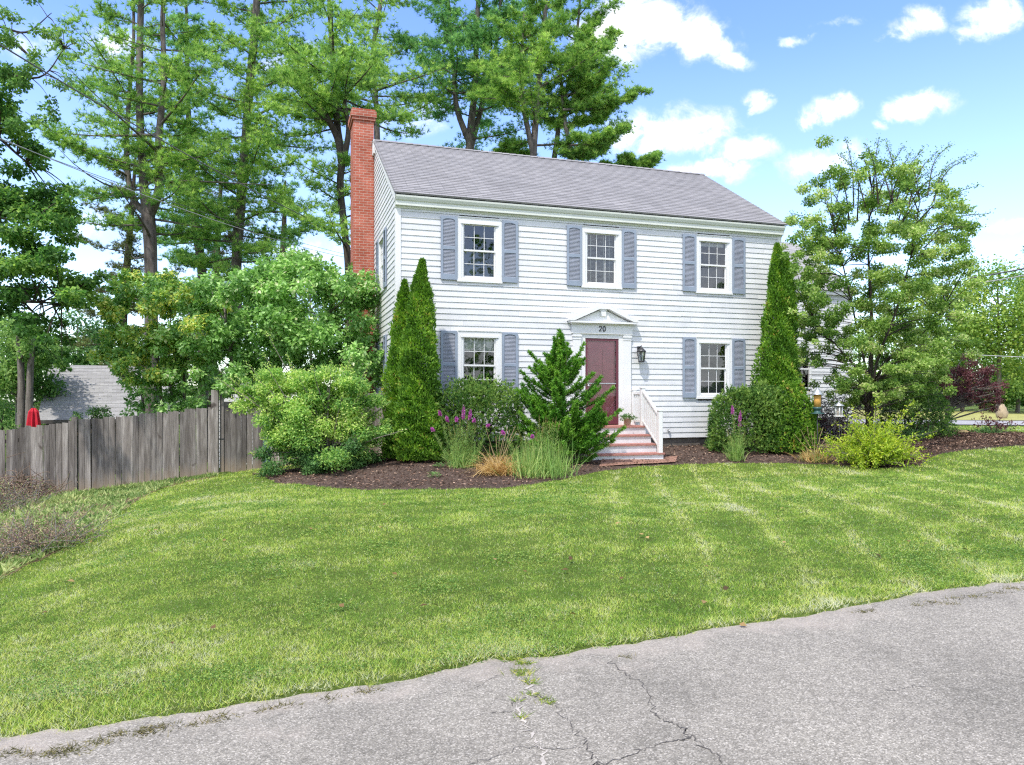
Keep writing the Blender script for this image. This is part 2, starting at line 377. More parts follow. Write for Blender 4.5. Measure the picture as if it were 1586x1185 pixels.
M['room'] = plain('unlit_room_plaster', (.05, .047, .045), .9, .1, 2, 0); M['blind'] = plain('cream_blind', (.8, .78, .72), .6, .05, 3, 0); M['curtain'] = plain('dimmed_curtain', (.16, .15, .155), .8, .15, 3, 0)  # room and curtain colours darkened to stand for unlit rooms
M['soil'] = m_soil('dark_bark_mulch', (.035, .025, .02), (.11, .08, .066), (.25, .19, .155)); M['weedsoil'] = m_soil('dry_weedy_soil', (.07, .05, .03), (.17, .135, .075), (.3, .26, .15), 18)
M['ground'] = m_soil('lawn_soil', (.05, .08, .015), (.1, .15, .03), (.2, .22, .08), 30); M['dirt'] = m_soil('sandy_shoulder', (.12, .1, .08), (.2, .17, .14), (.3, .26, .22), 20)
M['walk'] = m_shingle('brick_walk', (.3, .17, .125), .6, .2, .1); M['street'] = plain('far_street_asphalt', (.33, .32, .32), .9, .1, 1, .1)
M['steel'] = plain('galvanised_steel', (.5, .52, .54), .35, .08, 6, .05, .5, .7); M['green_pl'] = plain('dark_green_plastic', (.035, .085, .08), .4, .1, 5, .05)
M['seed'] = plain('bird_seed', (.55, .3, .07), .8, .35, 60, .4); M['wood_d'] = plain('dark_deck_wood', (.09, .08, .075), .85, .25, 6, .3); M['white_w'] = plain('white_bird_feeder', (.7, .7, .68), .5, .05, 4, 0)
M['red'] = plain('red_canvas', (.5, .012, .03), .7, .12, 4, .1); M['stone'] = plain('tan_stone', (.38, .3, .2), .9, .25, 5, .6); M['wire'] = plain('grey_cable', (.12, .12, .125), .5, .05, 3, 0); M['wire2'] = plain('pale_cable', (.4, .4, .41), .5, .05, 3, 0)
M['pot'] = plain('pale_clay_pot', (.5, .44, .38), .8, .12, 6, .2); M['rock'] = plain('ochre_rock', (.5, .36, .16), .9, .2, 7, .5)
M['bark_pine'] = bark('pine_bark', (.055, .045, .04), (.19, .165, .15), 7); M['bark_dk'] = bark('dark_bark', (.03, .024, .02), (.1, .083, .07), 9); M['bark_gr'] = bark('grey_bark', (.08, .07, .06), (.24, .21, .185), 10)
M['twig_br'] = bark('brown_brush_twig', (.1, .065, .045), (.3, .22, .165), 20); M['twig_gr'] = bark('grey_bare_twig', (.12, .11, .11), (.34, .32, .32), 20)
M['pine'] = leafmat('white_pine_needles', [(0, (.022, .06, .02)), (.45, (.065, .145, .036)), (.8, (.15, .245, .06)), (1, (.23, .33, .1))], .5, gain=2.1)
M['pine2'] = leafmat('blue_green_needles', [(0, (.018, .055, .024)), (.5, (.05, .13, .042)), (1, (.14, .26, .085))], .5, gain=2.15)
M['hemlock'] = leafmat('brown_green_needles', [(0, (.03, .038, .016)), (.5, (.06, .085, .03)), (1, (.12, .15, .05))], .3)
M['maple'] = leafmat('dark_maple_leaf', [(0, (.012, .036, .01)), (.5, (.03, .075, .018)), (1, (.11, .18, .045))], .5, gain=2.9)
M['lilac'] = leafmat('lilac_leaf', [(0, (.03, .075, .02)), (.5, (.07, .145, .04)), (.85, (.15, .25, .085)), (1, (.27, .36, .17))], .38, .42, .4, gain=2.8)  # palest ramp stop stands in for sunlit highlights on the leaves
M['lilac_y'] = leafmat('yellowing_lilac_leaf', [(0, (.07, .14, .03)), (.4, (.17, .27, .06)), (.75, (.33, .39, .09)), (1, (.45, .45, .13))], .42, gain=1.9)
M['arbor'] = leafmat('arborvitae_scale', [(0, (.025, .07, .01)), (.5, (.066, .152, .02)), (.92, (.155, .265, .038)), (1, (.24, .2, .06))], .33, gain=1.9)
M['yew'] = leafmat('yew_needle', [(0, (.012, .036, .01)), (.5, (.034, .08, .018)), (1, (.11, .175, .045))], .35, gain=2.5)
M['fir'] = leafmat('spiky_yew_needle', [(0, (.018, .065, .01)), (.5, (.045, .14, .016)), (1, (.12, .235, .035))], .3, gain=1.9)
M['varieg'] = leafmat('variegated_leaf', [(0, (.035, .1, .03)), (.4, (.11, .22, .055)), (.75, (.26, .375, .1)), (1, (.5, .53, .18))], .42, gain=1.9)
M['varieg_g'] = leafmat('green_shrub_leaf', [(0, (.025, .075, .025)), (.5, (.06, .14, .045)), (1, (.13, .24, .08))], .35)
M['spirea'] = leafmat('lime_leaf', [(0, (.07, .14, .015)), (.5, (.17, .27, .03)), (1, (.34, .4, .06))], .4)
M['haw'] = leafmat('hawthorn_leaf', [(0, (.03, .075, .018)), (.5, (.09, .16, .035)), (.85, (.19, .27, .09)), (1, (.32, .37, .18))], .45, gain=2.2)
M['lime_t'] = leafmat('bright_tree_leaf', [(0, (.045, .11, .022)), (.5, (.12, .215, .045)), (1, (.27, .35, .09))], .45)
M['mid_t'] = leafmat('mid_green_tree_leaf', [(0, (.022, .06, .018)), (.5, (.06, .13, .035)), (1, (.14, .22, .07))], .45, gain=2.1)
M['plum'] = leafmat('purple_leaf', [(0, (.03, .014, .016)), (.5, (.09, .036, .042)), (1, (.22, .11, .11))], .3, gain=1.25)
M['grass'] = leafmat('lawn_grass', [(0, (.05, .105, .02)), (.35, (.135, .215, .04)), (.7, (.26, .325, .07)), (.9, (.4, .4, .15)), (1, (.5, .44, .25))], .45, gain=2.75)
M['strap'] = leafmat('liatris_leaf', [(0, (.05, .115, .035)), (.5, (.12, .215, .06)), (1, (.3, .36, .14))], .35, gain=1.9)
M['straw'] = leafmat('dry_straw', [(0, (.26, .17, .06)), (.5, (.48, .36, .15)), (1, (.68, .56, .28))], .3, gain=1.)
M['liat'] = leafmat('magenta_floret', [(0, (.3, .06, .32)), (.6, (.5, .14, .52)), (1, (.62, .28, .6))], .3, gain=1.)
M['spent'] = leafmat('spent_flower_spike', [(0, (.12, .16, .05)), (.5, (.26, .24, .08)), (1, (.36, .27, .14))], .2, gain=1.1)
M['weed'] = leafmat('weed_leaf', [(0, (.05, .1, .03)), (.5, (.12, .2, .06)), (1, (.3, .36, .16))], .35)
M['drybrush'] = leafmat('dry_brush', [(0, (.07, .05, .04)), (.5, (.15, .115, .09)), (1, (.33, .28, .19))], .2, gain=1.5)
M['chips'] = leafmat('bark_chips', [(0, (.03, .02, .015)), (.5, (.1, .065, .048)), (.8, (.24, .17, .125)), (1, (.42, .34, .26))], 0, .9, .05, 1.)
M['gcrack'] = leafmat('crack_grass', [(0, (.05, .1, .014)), (.5, (.12, .2, .026)), (1, (.3, .3, .08))], .3)

# ------------------------------------------------------------------ foliage generators
def leaves(name, P, D, N, L, W, mat, parent, rnd, kite=True):
    P = np.asarray(P); D = unit(D); S = unit(np.cross(D, N)); N2 = np.cross(S, D)
    n = len(P); L = np.broadcast_to(L, (n,))[:, None]; W = np.broadcast_to(W, (n,))[:, None]
    if kite:
        a = P; b = P+D*L*.42+S*W*.5+N2*W*.16; c = P+D*L; d = P+D*L*.42-S*W*.5+N2*W*.16
        V = np.stack([a, b, c, d], 1).reshape(-1, 3); i = np.arange(n)[:, None]*4
        Fc = np.concatenate([i+np.array([[0, 1, 2]]), i+np.array([[0, 2, 3]])], 1).reshape(-1, 3); rr = np.repeat(rnd, 2)
    else:
        V = np.stack([P-S*W*.5, P+S*W*.5, P+D*L], 1).reshape(-1, 3); Fc = np.arange(n*3).reshape(-1, 3); rr = rnd
    return np_mesh(name, V, Fc, mat, parent, {'rnd': np.clip(rr, 0, 1)})
def rdir(rg, n):
    return unit(rg.normal(size=(n, 3)))
def clump_pts(rg, C, Rr, per, flat=.75):
    C = np.asarray(C, float); k = len(C); Rr = np.broadcast_to(Rr, (k,))
    n = np.maximum(4, (per*(Rr/Rr.mean())**2).astype(int)); idx = np.repeat(np.arange(k), n)
    d = rdir(rg, len(idx)); rad = rg.random(len(idx))**.45
    off = d*rad[:, None]*Rr[idx][:, None]*(1+.35*rg.normal(size=(len(idx), 1))*.5); off[:, 2] *= flat
    return C[idx]+off, d, idx, rad
def leafy(name, rg, C, Rr, per, L, W, mat, parent, flat=.75, droop=.3, tone=.25):
    P, d, idx, rad = clump_pts(rg, C, Rr, per, flat); n = len(P)
    D = unit(d*.6+rdir(rg, n)*.8+np.array([0, 0, -droop])); N = unit(d*.5+rdir(rg, n)*.7+np.array([0, 0, .8]))
    ct = rg.random(len(C)); rnd = .5+(ct[idx]-.5)*2*tone+rg.normal(size=n)*.2
    return leaves(name, P, D, N, L*(.7+.6*rg.random(n)), W*(.7+.6*rg.random(n)), mat, parent, rnd)
def shoots(rg, B, Dr, Ln, bend=.35, seg=6):
    """arching stems: returns (n,seg+1,3)"""
    t = np.linspace(0, 1, seg+1)[None, :, None]; Ln = np.asarray(Ln)[:, None, None]
    w = rg.normal(size=(len(B), 1, 3))*.12
    return B[:, None, :]+Ln*(Dr[:, None, :]*t+w*t*t+np.array([0, 0, -1.])*bend*t*t)
def shoot_leaves(rg, S, per, t0=.3, spread=.8):
    k, m, _ = S.shape; n = k*per; idx = np.repeat(np.arange(k), per)
    t = t0+(1-t0)*rg.random(n); f = t*(m-1); i = np.minimum(f.astype(int), m-2); fr = (f-i)[:, None]
    P = S[idx, i]*(1-fr)+S[idx, i+1]*fr; T = unit(S[idx, i+1]-S[idx, i])
    D = unit(T*.7+rdir(rg, n)*spread); return P, D, T, t, idx
def stems_mesh(name, S, r, mat, parent, n=4):
    T = Tubes(); m = S.shape[1]
    for s in S: T.add(s, np.linspace(r, r*.35, m), n)
    return T.build(name, mat, parent)

def pine(label, stems, f0, Rb, nb, seed, mat='pine', brk='bark_pine', needle=.18, tuft=13, dens=1.0, dead=0, name='pine_tree', cat='tree', group='pines behind the house', slope=(-.1, .3), sect=None, prof=.8):
    rg = np.random.default_rng(seed); base = np.array(stems[0][0][0])
    root = thing(name, label, cat, base, 0, group); T = Tubes(); TP = []; TD = []; TB = []
    for pts, rads in stems:
        pts = smooth_path(pts, 4); m = len(pts)
        rr = np.interp(np.linspace(0, 1, m), np.linspace(0, 1, len(rads)), rads); T.add(pts, rr, 9)
        az = rg.random()*6.28
        for j in range(nb):
            t = f0+(1-f0)*((j+rg.random())/nb); f = t*(m-1); i = min(int(f), m-2); p0 = pts[i]*(1-f+i)+pts[i+1]*(f-i)
            az += 2.399+rg.normal()*.5
            if sect is not None: az_ = sect[0]+(sect[1]-sect[0])*rg.random()
            else: az_ = az
            q = (t-f0)/(1-f0); ln = Rb*(1-prof*q**1.3)*(.55+.6*rg.random())
            sl = slope[0]+(slope[1]-slope[0])*rg.random()+.25*q
            dr = np.array([math.cos(az_), math.sin(az_), 0]); ss = np.linspace(0, 1, 6)[:, None]
            wob = rg.normal(size=3)*.1; dens_ = dens*1.22
            B = p0+dr*ln*ss+np.array([0, 0, 1.])*ln*(sl*ss+.14*ss**3-.05*ss)+wob*ln*ss**2
            T.add(B, np.linspace(.012*ln+.012, .006, 6), 4)
            if j < dead: continue
            nt_ = max(6, int(15*dens_*ln/2)); s = .1+.9*rg.random(nt_)**.95; fi = s*5; ii = np.minimum(fi.astype(int), 4); Q = B[ii]*(1-(fi-ii))[:, None]+B[ii+1]*(fi-ii)[:, None]
            side = np.array([-dr[1], dr[0], 0]); sg = rg.choice([-1, 1], nt_)[:, None]
            tl = (.3*ln*(1.1-.75*s)*(.5+.8*rg.random(nt_)))[:, None]
            td = unit(dr*.75+side*sg*.8+np.array([0, 0, .22])+rg.normal(size=(nt_, 3))*.18)
            for k in range(6):
                e = (k+.6)/6
                TP.append(Q+td*tl*e+rg.normal(size=(nt_, 3))*np.array([.1, .1, .06])*(1+ln*.2)); TD.append(unit(td*.5+np.array([0, 0, .65])+rg.normal(size=(nt_, 3))*.3)); TB.append(np.full(nt_, rg.random()*.5+.25))
    P = np.concatenate(TP); D = np.concatenate(TD); tb = np.concatenate(TB); n = len(P)
    idx = np.repeat(np.arange(n), tuft); nd_ = unit(D[idx]*.75+rdir(rg, len(idx))*.85)
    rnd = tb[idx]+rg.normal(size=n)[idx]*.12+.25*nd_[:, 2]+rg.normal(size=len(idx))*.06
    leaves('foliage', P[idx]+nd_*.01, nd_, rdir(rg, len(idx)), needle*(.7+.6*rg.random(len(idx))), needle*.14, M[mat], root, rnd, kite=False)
    T.build('trunk', M[brk], root); return root
def decid(name, label, base, trunk, C, Rr, per, L, W, mat, brk, seed, r0=.15, cat='tree', group=None, flat=.75, droop=.3, tone=.25, nbr=None):
    rg = np.random.default_rng(seed); root = thing(name, label, cat, base, 0, group); T = Tubes()
    for pts, rads in trunk:
        p = smooth_path(pts, 4); T.add(p, np.interp(np.linspace(0, 1, len(p)), np.linspace(0, 1, len(rads)), rads), 8)
    allp = np.concatenate([smooth_path(p, 4) for p, _ in trunk]); C = np.asarray(C, float)
    for c in (C if nbr is None else C[rg.permutation(len(C))[:nbr]]):
        d = np.linalg.norm(allp-c, axis=1)+np.maximum(0, allp[:, 2]-c[2]+.3)*2; a = allp[np.argmin(d)]
        mid = (a+c)/2+rg.normal(size=3)*.08*np.linalg.norm(c-a)+np.array([0, 0, .05]); l = np.linalg.norm(c-a)
        T.add(smooth_path([a, mid, c], 3), np.linspace(min(r0*.35, .02+.012*l), .006, 7), 4)
    T.build('trunk', M[brk], root)
    leafy('crown', rg, C, Rr, per, L, W, M[mat], root, flat, droop, tone); return root

# ------------------------------------------------------------------ ground, road, beds
def axis(segs):
    out = [np.arange(a, b, s) for a, b, s in segs]; return np.unique(np.round(np.concatenate(out), 4))
xs = axis([(-260, -60, 20), (-60, -16, 2), (-16, -6, .2), (-6, 8, .09), (8, 24, .2), (24, 60, 2), (60, 280, 20)]); ys = axis([(-40, -6, 3), (-6, 2, .5), (2, 9, .08), (9, 28, .18), (28, 60, 1.5), (60, 420, 20)])
def grid_mesh(name, X, Y, Z, mat, parent=None, pattrs=None):
    n, m = X.shape; i = np.arange(n*m).reshape(n, m)
    Fc = np.stack([i[:-1, :-1], i[:-1, 1:], i[1:, 1:], i[1:, :-1]], -1).reshape(-1, 4)
    return np_mesh(name, np.stack([X, Y, Z], -1).reshape(-1, 3), Fc, mat, parent, smooth=True, pattrs=pattrs)
X, Y = np.meshgrid(xs, ys)
tag(grid_mesh('ground', X, Y, g(X, Y), M['ground']), 'grassy ground rising gently to the house', 'ground', kind='structure')
# road: a strip from the ragged lawn edge back past the camera
rg = np.random.default_rng(5)
ex = axis([(-40, -8, 1), (-8, 12, .04), (12, 60, 1)]); ey = ragged(ex)
tt = np.array([0, .04, .1, .2, .35, .6, 1, 1.6, 2.4, 3.4, 5, 7, 10])
X, Tt = np.meshgrid(ex, tt); Y = np.tile(ey, (len(tt), 1))-Tt
Z = ROAD_S*X-.006+.012*(fbm(X*1.2, Y*1.2, 21)-.5)-.012*np.exp(-Tt/.05)
road = tag(grid_mesh('road', X[::-1], Y[::-1], Z[::-1], M['asphalt'], None, {'edge': Tt[::-1].ravel()}), 'worn grey asphalt road with cracks', 'road', kind='structure')
def road_z(x, y): return ROAD_S*x-.006+.012*(fbm(x*1.2, y*1.2, 21)-.5)
def onroad(px, py):
    y = F*1.706/((py-CY)+ROAD_S*(px-CX)); return np.array([(px-CX)/F*y, y])
M['crack'] = plain('dark_crack_grit', (.09, .082, .075), 1, .3, 30, .3); M['sand'] = plain('pale_crack_sand', (.42, .38, .33), 1, .2, 25, .4)  # dark grit colour for the thin cracks, pale sand for the wider ones
def crack(name, pxs, w, mat, seed, dz=.003):
    rg = np.random.default_rng(seed); p = np.array([onroad(*a) for a in pxs])
    q = smooth_path(np.c_[p, np.zeros(len(p))], 7)[:, :2]; k = len(q)
    q = q+rg.normal(size=q.shape)*.013; t = unit(np.gradient(q, axis=0)); nn = np.c_[-t[:, 1], t[:, 0]]
    ww = w*(.62 if mat == 'crack' else .9)*(.2+1.1*rg.random(k)); ww[0] *= .2; ww[-1] *= .2
    A = q+nn*ww[:, None]/2; B = q-nn*ww[:, None]/2
    V = np.stack([np.c_[A, road_z(A[:, 0], A[:, 1])+dz], np.c_[B, road_z(B[:, 0], B[:, 1])+dz]], 1).reshape(-1, 3); i = np.arange(k-1)[:, None]*2
    np_mesh(name, V, np.concatenate([i, i+1, i+3, i+2], 1), M[mat], road)
crack('crack', [(805, 1032), (818, 1052), (824, 1070), (828, 1078)], .018, 'sand', 1)
crack('crack', [(800, 1092), (806, 1110), (818, 1130), (831, 1148), (838, 1165), (842, 1195)], .02, 'sand', 2)
crack('crack', [(828, 1078), (845, 1084), (862, 1094), (880, 1115), (886, 1125), (900, 1140), (908, 1158), (924, 1178), (930, 1195)], .008, 'crack', 3)
crack('crack', [(700, 1194), (745, 1182), (790, 1162), (835, 1158), (868, 1162), (905, 1155)], .007, 'crack', 4)
crack('crack', [(905, 1188), (935, 1182), (975, 1172), (990, 1162), (1020, 1152), (1050, 1146), (1070, 1141)], .012, 'crack', 5)
crack('crack', [(946, 1026), (962, 1040), (986, 1054), (1000, 1068), (1010, 1090), (1018, 1108), (1040, 1120), (1062, 1129), (1070, 1141), (1086, 1155), (1110, 1172), (1130, 1190)], .011, 'crack', 6)
crack('crack', [(730, 1069), (750, 1059), (778, 1045)], .006, 'crack', 7)
crack('crack', [(735, 1112), (765, 1106), (800, 1102)], .006, 'crack', 8)
crack('crack', [(1375, 1070), (1400, 1068), (1440, 1062)], .008, 'crack', 9)
crack('crack', [(820, 1080), (800, 1086), (793, 1094)], .006, 'crack', 10)
# far street across the right-hand corner
pp = np.array([gp(1250, 31.5), gp(1700, 29.5)]); qq = np.array([gp(1250, 37), gp(1700, 33.6)])
ts = np.linspace(-.6, 1.5, 60)[:, None]; us = np.linspace(0, 1, 6)
A = pp[0]+(pp[1]-pp[0])*ts; B = qq[0]+(qq[1]-qq[0])*ts
Xs = A[:, None, 0]*(1-us)+B[:, None, 0]*us; Ys = A[:, None, 1]*(1-us)+B[:, None, 1]*us
tag(grid_mesh('street', Xs.T[::-1], Ys.T[::-1], (g(Xs, Ys)+.03).T[::-1], M['street']), 'pale side street crossing at far right', 'street', kind='structure')
A = qq[0]+(qq[1]-qq[0])*ts; B = A+np.array([4., 26., 0]); us = np.linspace(0, 1, 14)
Xs = A[:, None, 0]*(1-us)+B[:, None, 0]*us; Ys = A[:, None, 1]*(1-us)+B[:, None, 1]*us
M['farlawn'] = m_soil('dry_far_lawn', (.24, .25, .08), (.36, .36, .13), (.48, .44, .2), 6)
tag(grid_mesh('far_lawn', Xs.T[::-1], Ys.T[::-1], (g(Xs, Ys)+.05).T[::-1], M['farlawn']), 'dry yellowish lawn beyond the side street', 'lawn', kind='structure')
# mulch beds
def bed(name, front, back, label, mat='soil', n=22, dens=12, lift=.03, seed=0):
    fp = np.array([on(*a)[:2] for a in front]); m = 160
    def res(p):
        s = np.r_[0, np.cumsum(np.linalg.norm(np.diff(p, axis=0), axis=1))]; t = np.linspace(0, s[-1], m)
        return np.c_[np.interp(t, s, p[:, 0]), np.interp(t, s, p[:, 1])]
    f = res(fp); b = res(np.array(back, float)); w = .2*(fbm(np.arange(m)*.35, np.zeros(m)+seed, seed)-.5)+.2*(fbm(np.arange(m)*1.1, np.zeros(m)+seed+4, seed)-.5)
    f = f+unit(f-b)*w[:, None]; us = np.linspace(0, 1, n)**1.3
    P = f[:, None, :]*(1-us[None, :, None])+b[:, None, :]*us[None, :, None]
    X, Y = P[..., 0], P[..., 1]; Z = g(X, Y)+lift*np.clip(us*8, .15, 1)[None, :]+.05*(fbm(X*5, Y*5, 31)-.5)*np.clip(us*6, 0, 1)[None, :]
    i = np.arange(m*n).reshape(m, n); Fc = np.stack([i[:-1, :-1], i[1:, :-1], i[1:, 1:], i[:-1, 1:]], -1).reshape(-1, 4)
    return tag(np_mesh(name, np.stack([X, Y, Z], -1).reshape(-1, 3), Fc, M[mat], None, smooth=True), label, 'bed', kind='structure'), f, b
FRONT1 = [(392, 734), (415, 742), (445, 750), (520, 757), (600, 759), (700, 758), (770, 757), (830, 750), (880, 741), (925, 731), (1000, 722), (1060, 719), (1200, 717), (1290, 720), (1345, 726), (1400, 724), (1432, 716)]
BACK1 = [hw(-3.2, .6)[:2], hw(-.5, .2)[:2], hw(3, .3)[:2], hw(8, .3)[:2], hw(10.5, .3)[:2], hw(13.5, 2.5)[:2], hw(14.5, 2.8)[:2]]
_, f1, b1 = bed('mulch_bed', FRONT1, BACK1, 'dark bark mulch bed along the front of the house', seed=2)
FRONT2 = [(1425, 722), (1436, 712), (1455, 703), (1500, 697), (1560, 692), (1640, 688), (1760, 684)]
BACK2 = [hw(13.0, 2.2)[:2], on(1400, 672)[:2], on(1470, 669)[:2], on(1540, 670)[:2], on(1586, 672)[:2], on(1680, 676)[:2], on(1770, 680)[:2]]
_, f2, b2 = bed('mulch_bed', FRONT2, BACK2, 'dark bark mulch mound under the purple tree', seed=5)
FRONT3 = [(-160, 1000), (-60, 938), (0, 900), (60, 868), (120, 838), (170, 805), (215, 775), (250, 757), (300, 745), (335, 739)]
BACK3 = [(-17.5, 12), (-17, 15.5), (-15.5, 16.7), (-13.5, 17.2), (-11.45, 17.7), (-9, 18.3), (-7.6, 18.7)]
_, f3, b3 = bed('weed_bed', FRONT3, BACK3, 'dry weedy soil strip in front of the fence', 'weedsoil', seed=8)
# short brick walk by the steps
poly = [on(925, 728), on(1045, 719), on(1052, 712), on(1030, 712)]
ws_ = np.array([on(928, 726), on(985, 722), on(1046, 719)]); wb = np.array([hw(4.6, -1.45), hw(5.4, -1.45), hw(6.75, -1.2)])
tq = np.linspace(0, 1, 12); A = np.array([ws_[0]*(1-t)+ws_[2]*t for t in tq]); B = np.array([wb[0]*(1-t)+wb[2]*t for t in tq]); uu = np.linspace(0, 1, 8)
P = A[:, None, :2]*(1-uu[None, :, None])+B[:, None, :2]*uu[None, :, None]
i = np.arange(96).reshape(12, 8); G_ = Geo()
Zw = g(P[..., 0], P[..., 1])+.052
for a in range(11):
    for b_ in range(7):
        G_.face([(P[x, y, 0], P[x, y, 1], Zw[x, y]) for x, y in ((a, b_), (a+1, b_), (a+1, b_+1), (a, b_+1))])
tag(G_.build('walkway', M['walk']), 'short red brick walk at the foot of the steps', 'walkway', kind='structure')

def in_poly(px, py, poly):
    c = np.zeros(px.shape, bool); n = len(poly)
    for i in range(n):
        x1, y1 = poly[i]; x2, y2 = poly[(i+1) % n]
        if y1 == y2: continue
        k = ((y1 > py) != (y2 > py)) & (px < (x2-x1)*(py-y1)/(y2-y1)+x1); c ^= k
    return c
BEDS = [np.vstack([f1, b1[::-1]]), np.vstack([f2, b2[::-1]]), np.vstack([f3, b3[::-1]])]
HOUSEP = [hw(-1, .1)[:2], hw(10.8, .1)[:2], hw(10.8, 8)[:2], hw(-1, 8)[:2]]
RGL = np.random.default_rng(99)
STREETP = np.array([A_[:2] for A_ in (pp[0]*1.6-pp[1]*.6, pp[1]*1.5-pp[0]*.5, qq[1]*1.5-qq[0]*.5, qq[0]*1.6-qq[1]*.6)])
def on_lawn(x, y):
    rr_ = RGL.random(len(x))
    ok = y > ragged(x)-.13*rr_**1.5-.10*np.clip(fbm(x*7, y*0+3, 19)-.4, 0, 1)*rr_
    for b in BEDS+[np.array(HOUSEP), STREETP]: ok &= ~in_poly(x, y, b)
    return ok
def lawn():
    rg = np.random.default_rng(77); PX = []; PY = []; SZ = []
    for y0, y1, den, sz in ((2.2, 5.6, 9000, .62), (5.6, 7.2, 7000, .72), (7.2, 9, 4400, .9), (9, 11.5, 2600, 1.15), (11.5, 15, 1500, 1.5), (15, 20, 700, 2.0), (20, 29, 170, 3.6)):
        xl = -.76*y1-.6; xr = .76*y1+.6; n = int((xr-xl)*(y1-y0)*den); x = xl+(xr-xl)*rg.random(n); y = y0+(y1-y0)*rg.random(n)
        k = (np.abs(x) < .74*y+.5) & (y > edge_y(x)-.4); x = x[k]; y = y[k]; k = on_lawn(x, y)
        if y0 > 14: k &= (x > 1) | (y < 19)
        dn = fbm(x*4.5, y*4.5, 5, 2); k &= rg.random(len(x)) < .35+1.25*dn
        PX.append(x[k]); PY.append(y[k]); SZ.append(np.full(k.sum(), sz))
    x = np.concatenate(PX); y = np.concatenate(PY); s = np.concatenate(SZ); n = len(x)
    de = y-edge_y(x); verge = np.exp(-np.maximum(de-.15, 0)/.55)
    P = np.c_[x, y, g(x, y)-.004]
    big = fbm(x*.35, y*.35, 11, 3); med = fbm(x*1.4, y*1.4, 14, 3); dry = fbm(x*.9+30, y*.9, 41, 4)
    # mowing tracks run away from the road on the right, along it on the left
    u = x*HC+y*HS; v = -x*HS+y*HC
    ph1 = np.sin((u-.5*v)*2*np.pi/.95+5.*fbm(x*.22, y*.22, 61)+1.2*fbm(x*1.1, y*1.1, 65)); ph2 = np.sin((v+.12*u)*2*np.pi/.8+1.8*fbm(x*.5, y*.5, 62)); st = (.45*ph1+1.5*np.exp(-((1-ph1)/.16)**2)-.3)*np.clip((x+.3)/2.5, 0, 1)*(.5+fbm(x*1.2, y*1.2, 63))+(.3*ph2+.7*np.exp(-((1-ph2)/.2)**2)-.2)*np.clip((2.5-x)/3, .25, 1)*1.3*fbm(x*.8, y*.8, 64)
    lean = np.c_[np.cos(YAW+1.2)*st, np.sin(YAW+1.2)*st, np.zeros(n)]*.42
    Dv = unit(np.c_[rg.normal(size=(n, 2))*.72, .7+.3*rg.random(n)]+lean)
    L = (.018+.022*rg.random(n)+.04*verge*rg.random(n)+.05*np.clip(med-.45, 0, 1))*np.minimum(s, 1.8)**.55*1.12; W = (.0035+.002*rg.random(n))*s*1.15
    fine = fbm(x*7, y*7, 91, 2); rnd = .40+(big-.5)*.5+(med-.5)*.75+(fine-.5)*.7+.16*st+rg.normal(size=n)*.24+np.clip(dry-.6, 0, 1)*1.5+.08*verge
    rnd = rnd+.5*rg.random(n)*np.exp(-np.maximum(de, 0)/.06); br = rg.random(n) < .05; rnd = np.where(br, .85+.15*rg.random(n), rnd)
    leaves_o = leaves('lawn_grass', P, Dv, rdir(rg, n), L, W, M['grass'], None, rnd, kite=False)
    tag(leaves_o, 'mown green front lawn between the road and the beds', 'grass', kind='stuff'); print('grass', n)
lawn()
def clover():
    rg = np.random.default_rng(78); n = 260000; y = 4+11*rg.random(n)**1.3; x = (rg.random(n)*2-1)*.74*y; k = on_lawn(x, y); x = x[k]; y = y[k]
    d = fbm(x*1.3+50, y*1.3, 71, 3); k = rg.random(len(x)) < np.clip((d-.56)*5, 0.015, .8); x = x[k]; y = y[k]; n = len(x); s = np.clip(y/7, .8, 1.7)
    a = rg.random(n)*6.28; P = np.c_[x, y, g(x, y)+.012+.02*rg.random(n)]
    o = leaves('lawn_clover', P, np.c_[np.cos(a), np.sin(a), .25*rg.normal(size=n)], unit(rdir(rg, n)*.45+[0, 0, 1.]), .018*s, .016*s, M['clover'], None, rg.random(n)); tag(o, 'small round clover and broad weed leaves in the lawn', 'clover', kind='stuff'); print('clover', n)
M['clover'] = leafmat('clover_leaf', [(0, (.03, .09, .02)), (.6, (.09, .18, .035)), (1, (.22, .31, .09))], .35)
clover()
# bark chips on the beds
def chips(polys, n, seed):
    rg = np.random.default_rng(seed); PP = []
    for pl in polys:
        pl = np.array(pl); lo = pl.min(0); hi = pl.max(0); x = lo[0]+(hi[0]-lo[0])*rg.random(n); y = lo[1]+(hi[1]-lo[1])*rg.random(n); k = in_poly(x, y, pl) & (y < 26); PP.append(np.c_[x[k], y[k]])
    p = np.concatenate(PP); m = len(p); P = np.c_[p, g(p[:, 0], p[:, 1])+.035+.03*rg.random(m)]
    D = unit(np.c_[rg.normal(size=(m, 2)), .25*rg.normal(size=m)]); N = unit(rdir(rg, m)*.6+np.array([0, 0, 1.]))
    o = leaves('mulch_chips', P, D, N, .03+.06*rg.random(m), .012+.022*rg.random(m), M['chips'], None, rg.random(m)**1.3)
    tag(o, 'loose brown bark chips on the planting beds', 'mulch', kind='stuff')
chips(BEDS[:2], 42000, 3)
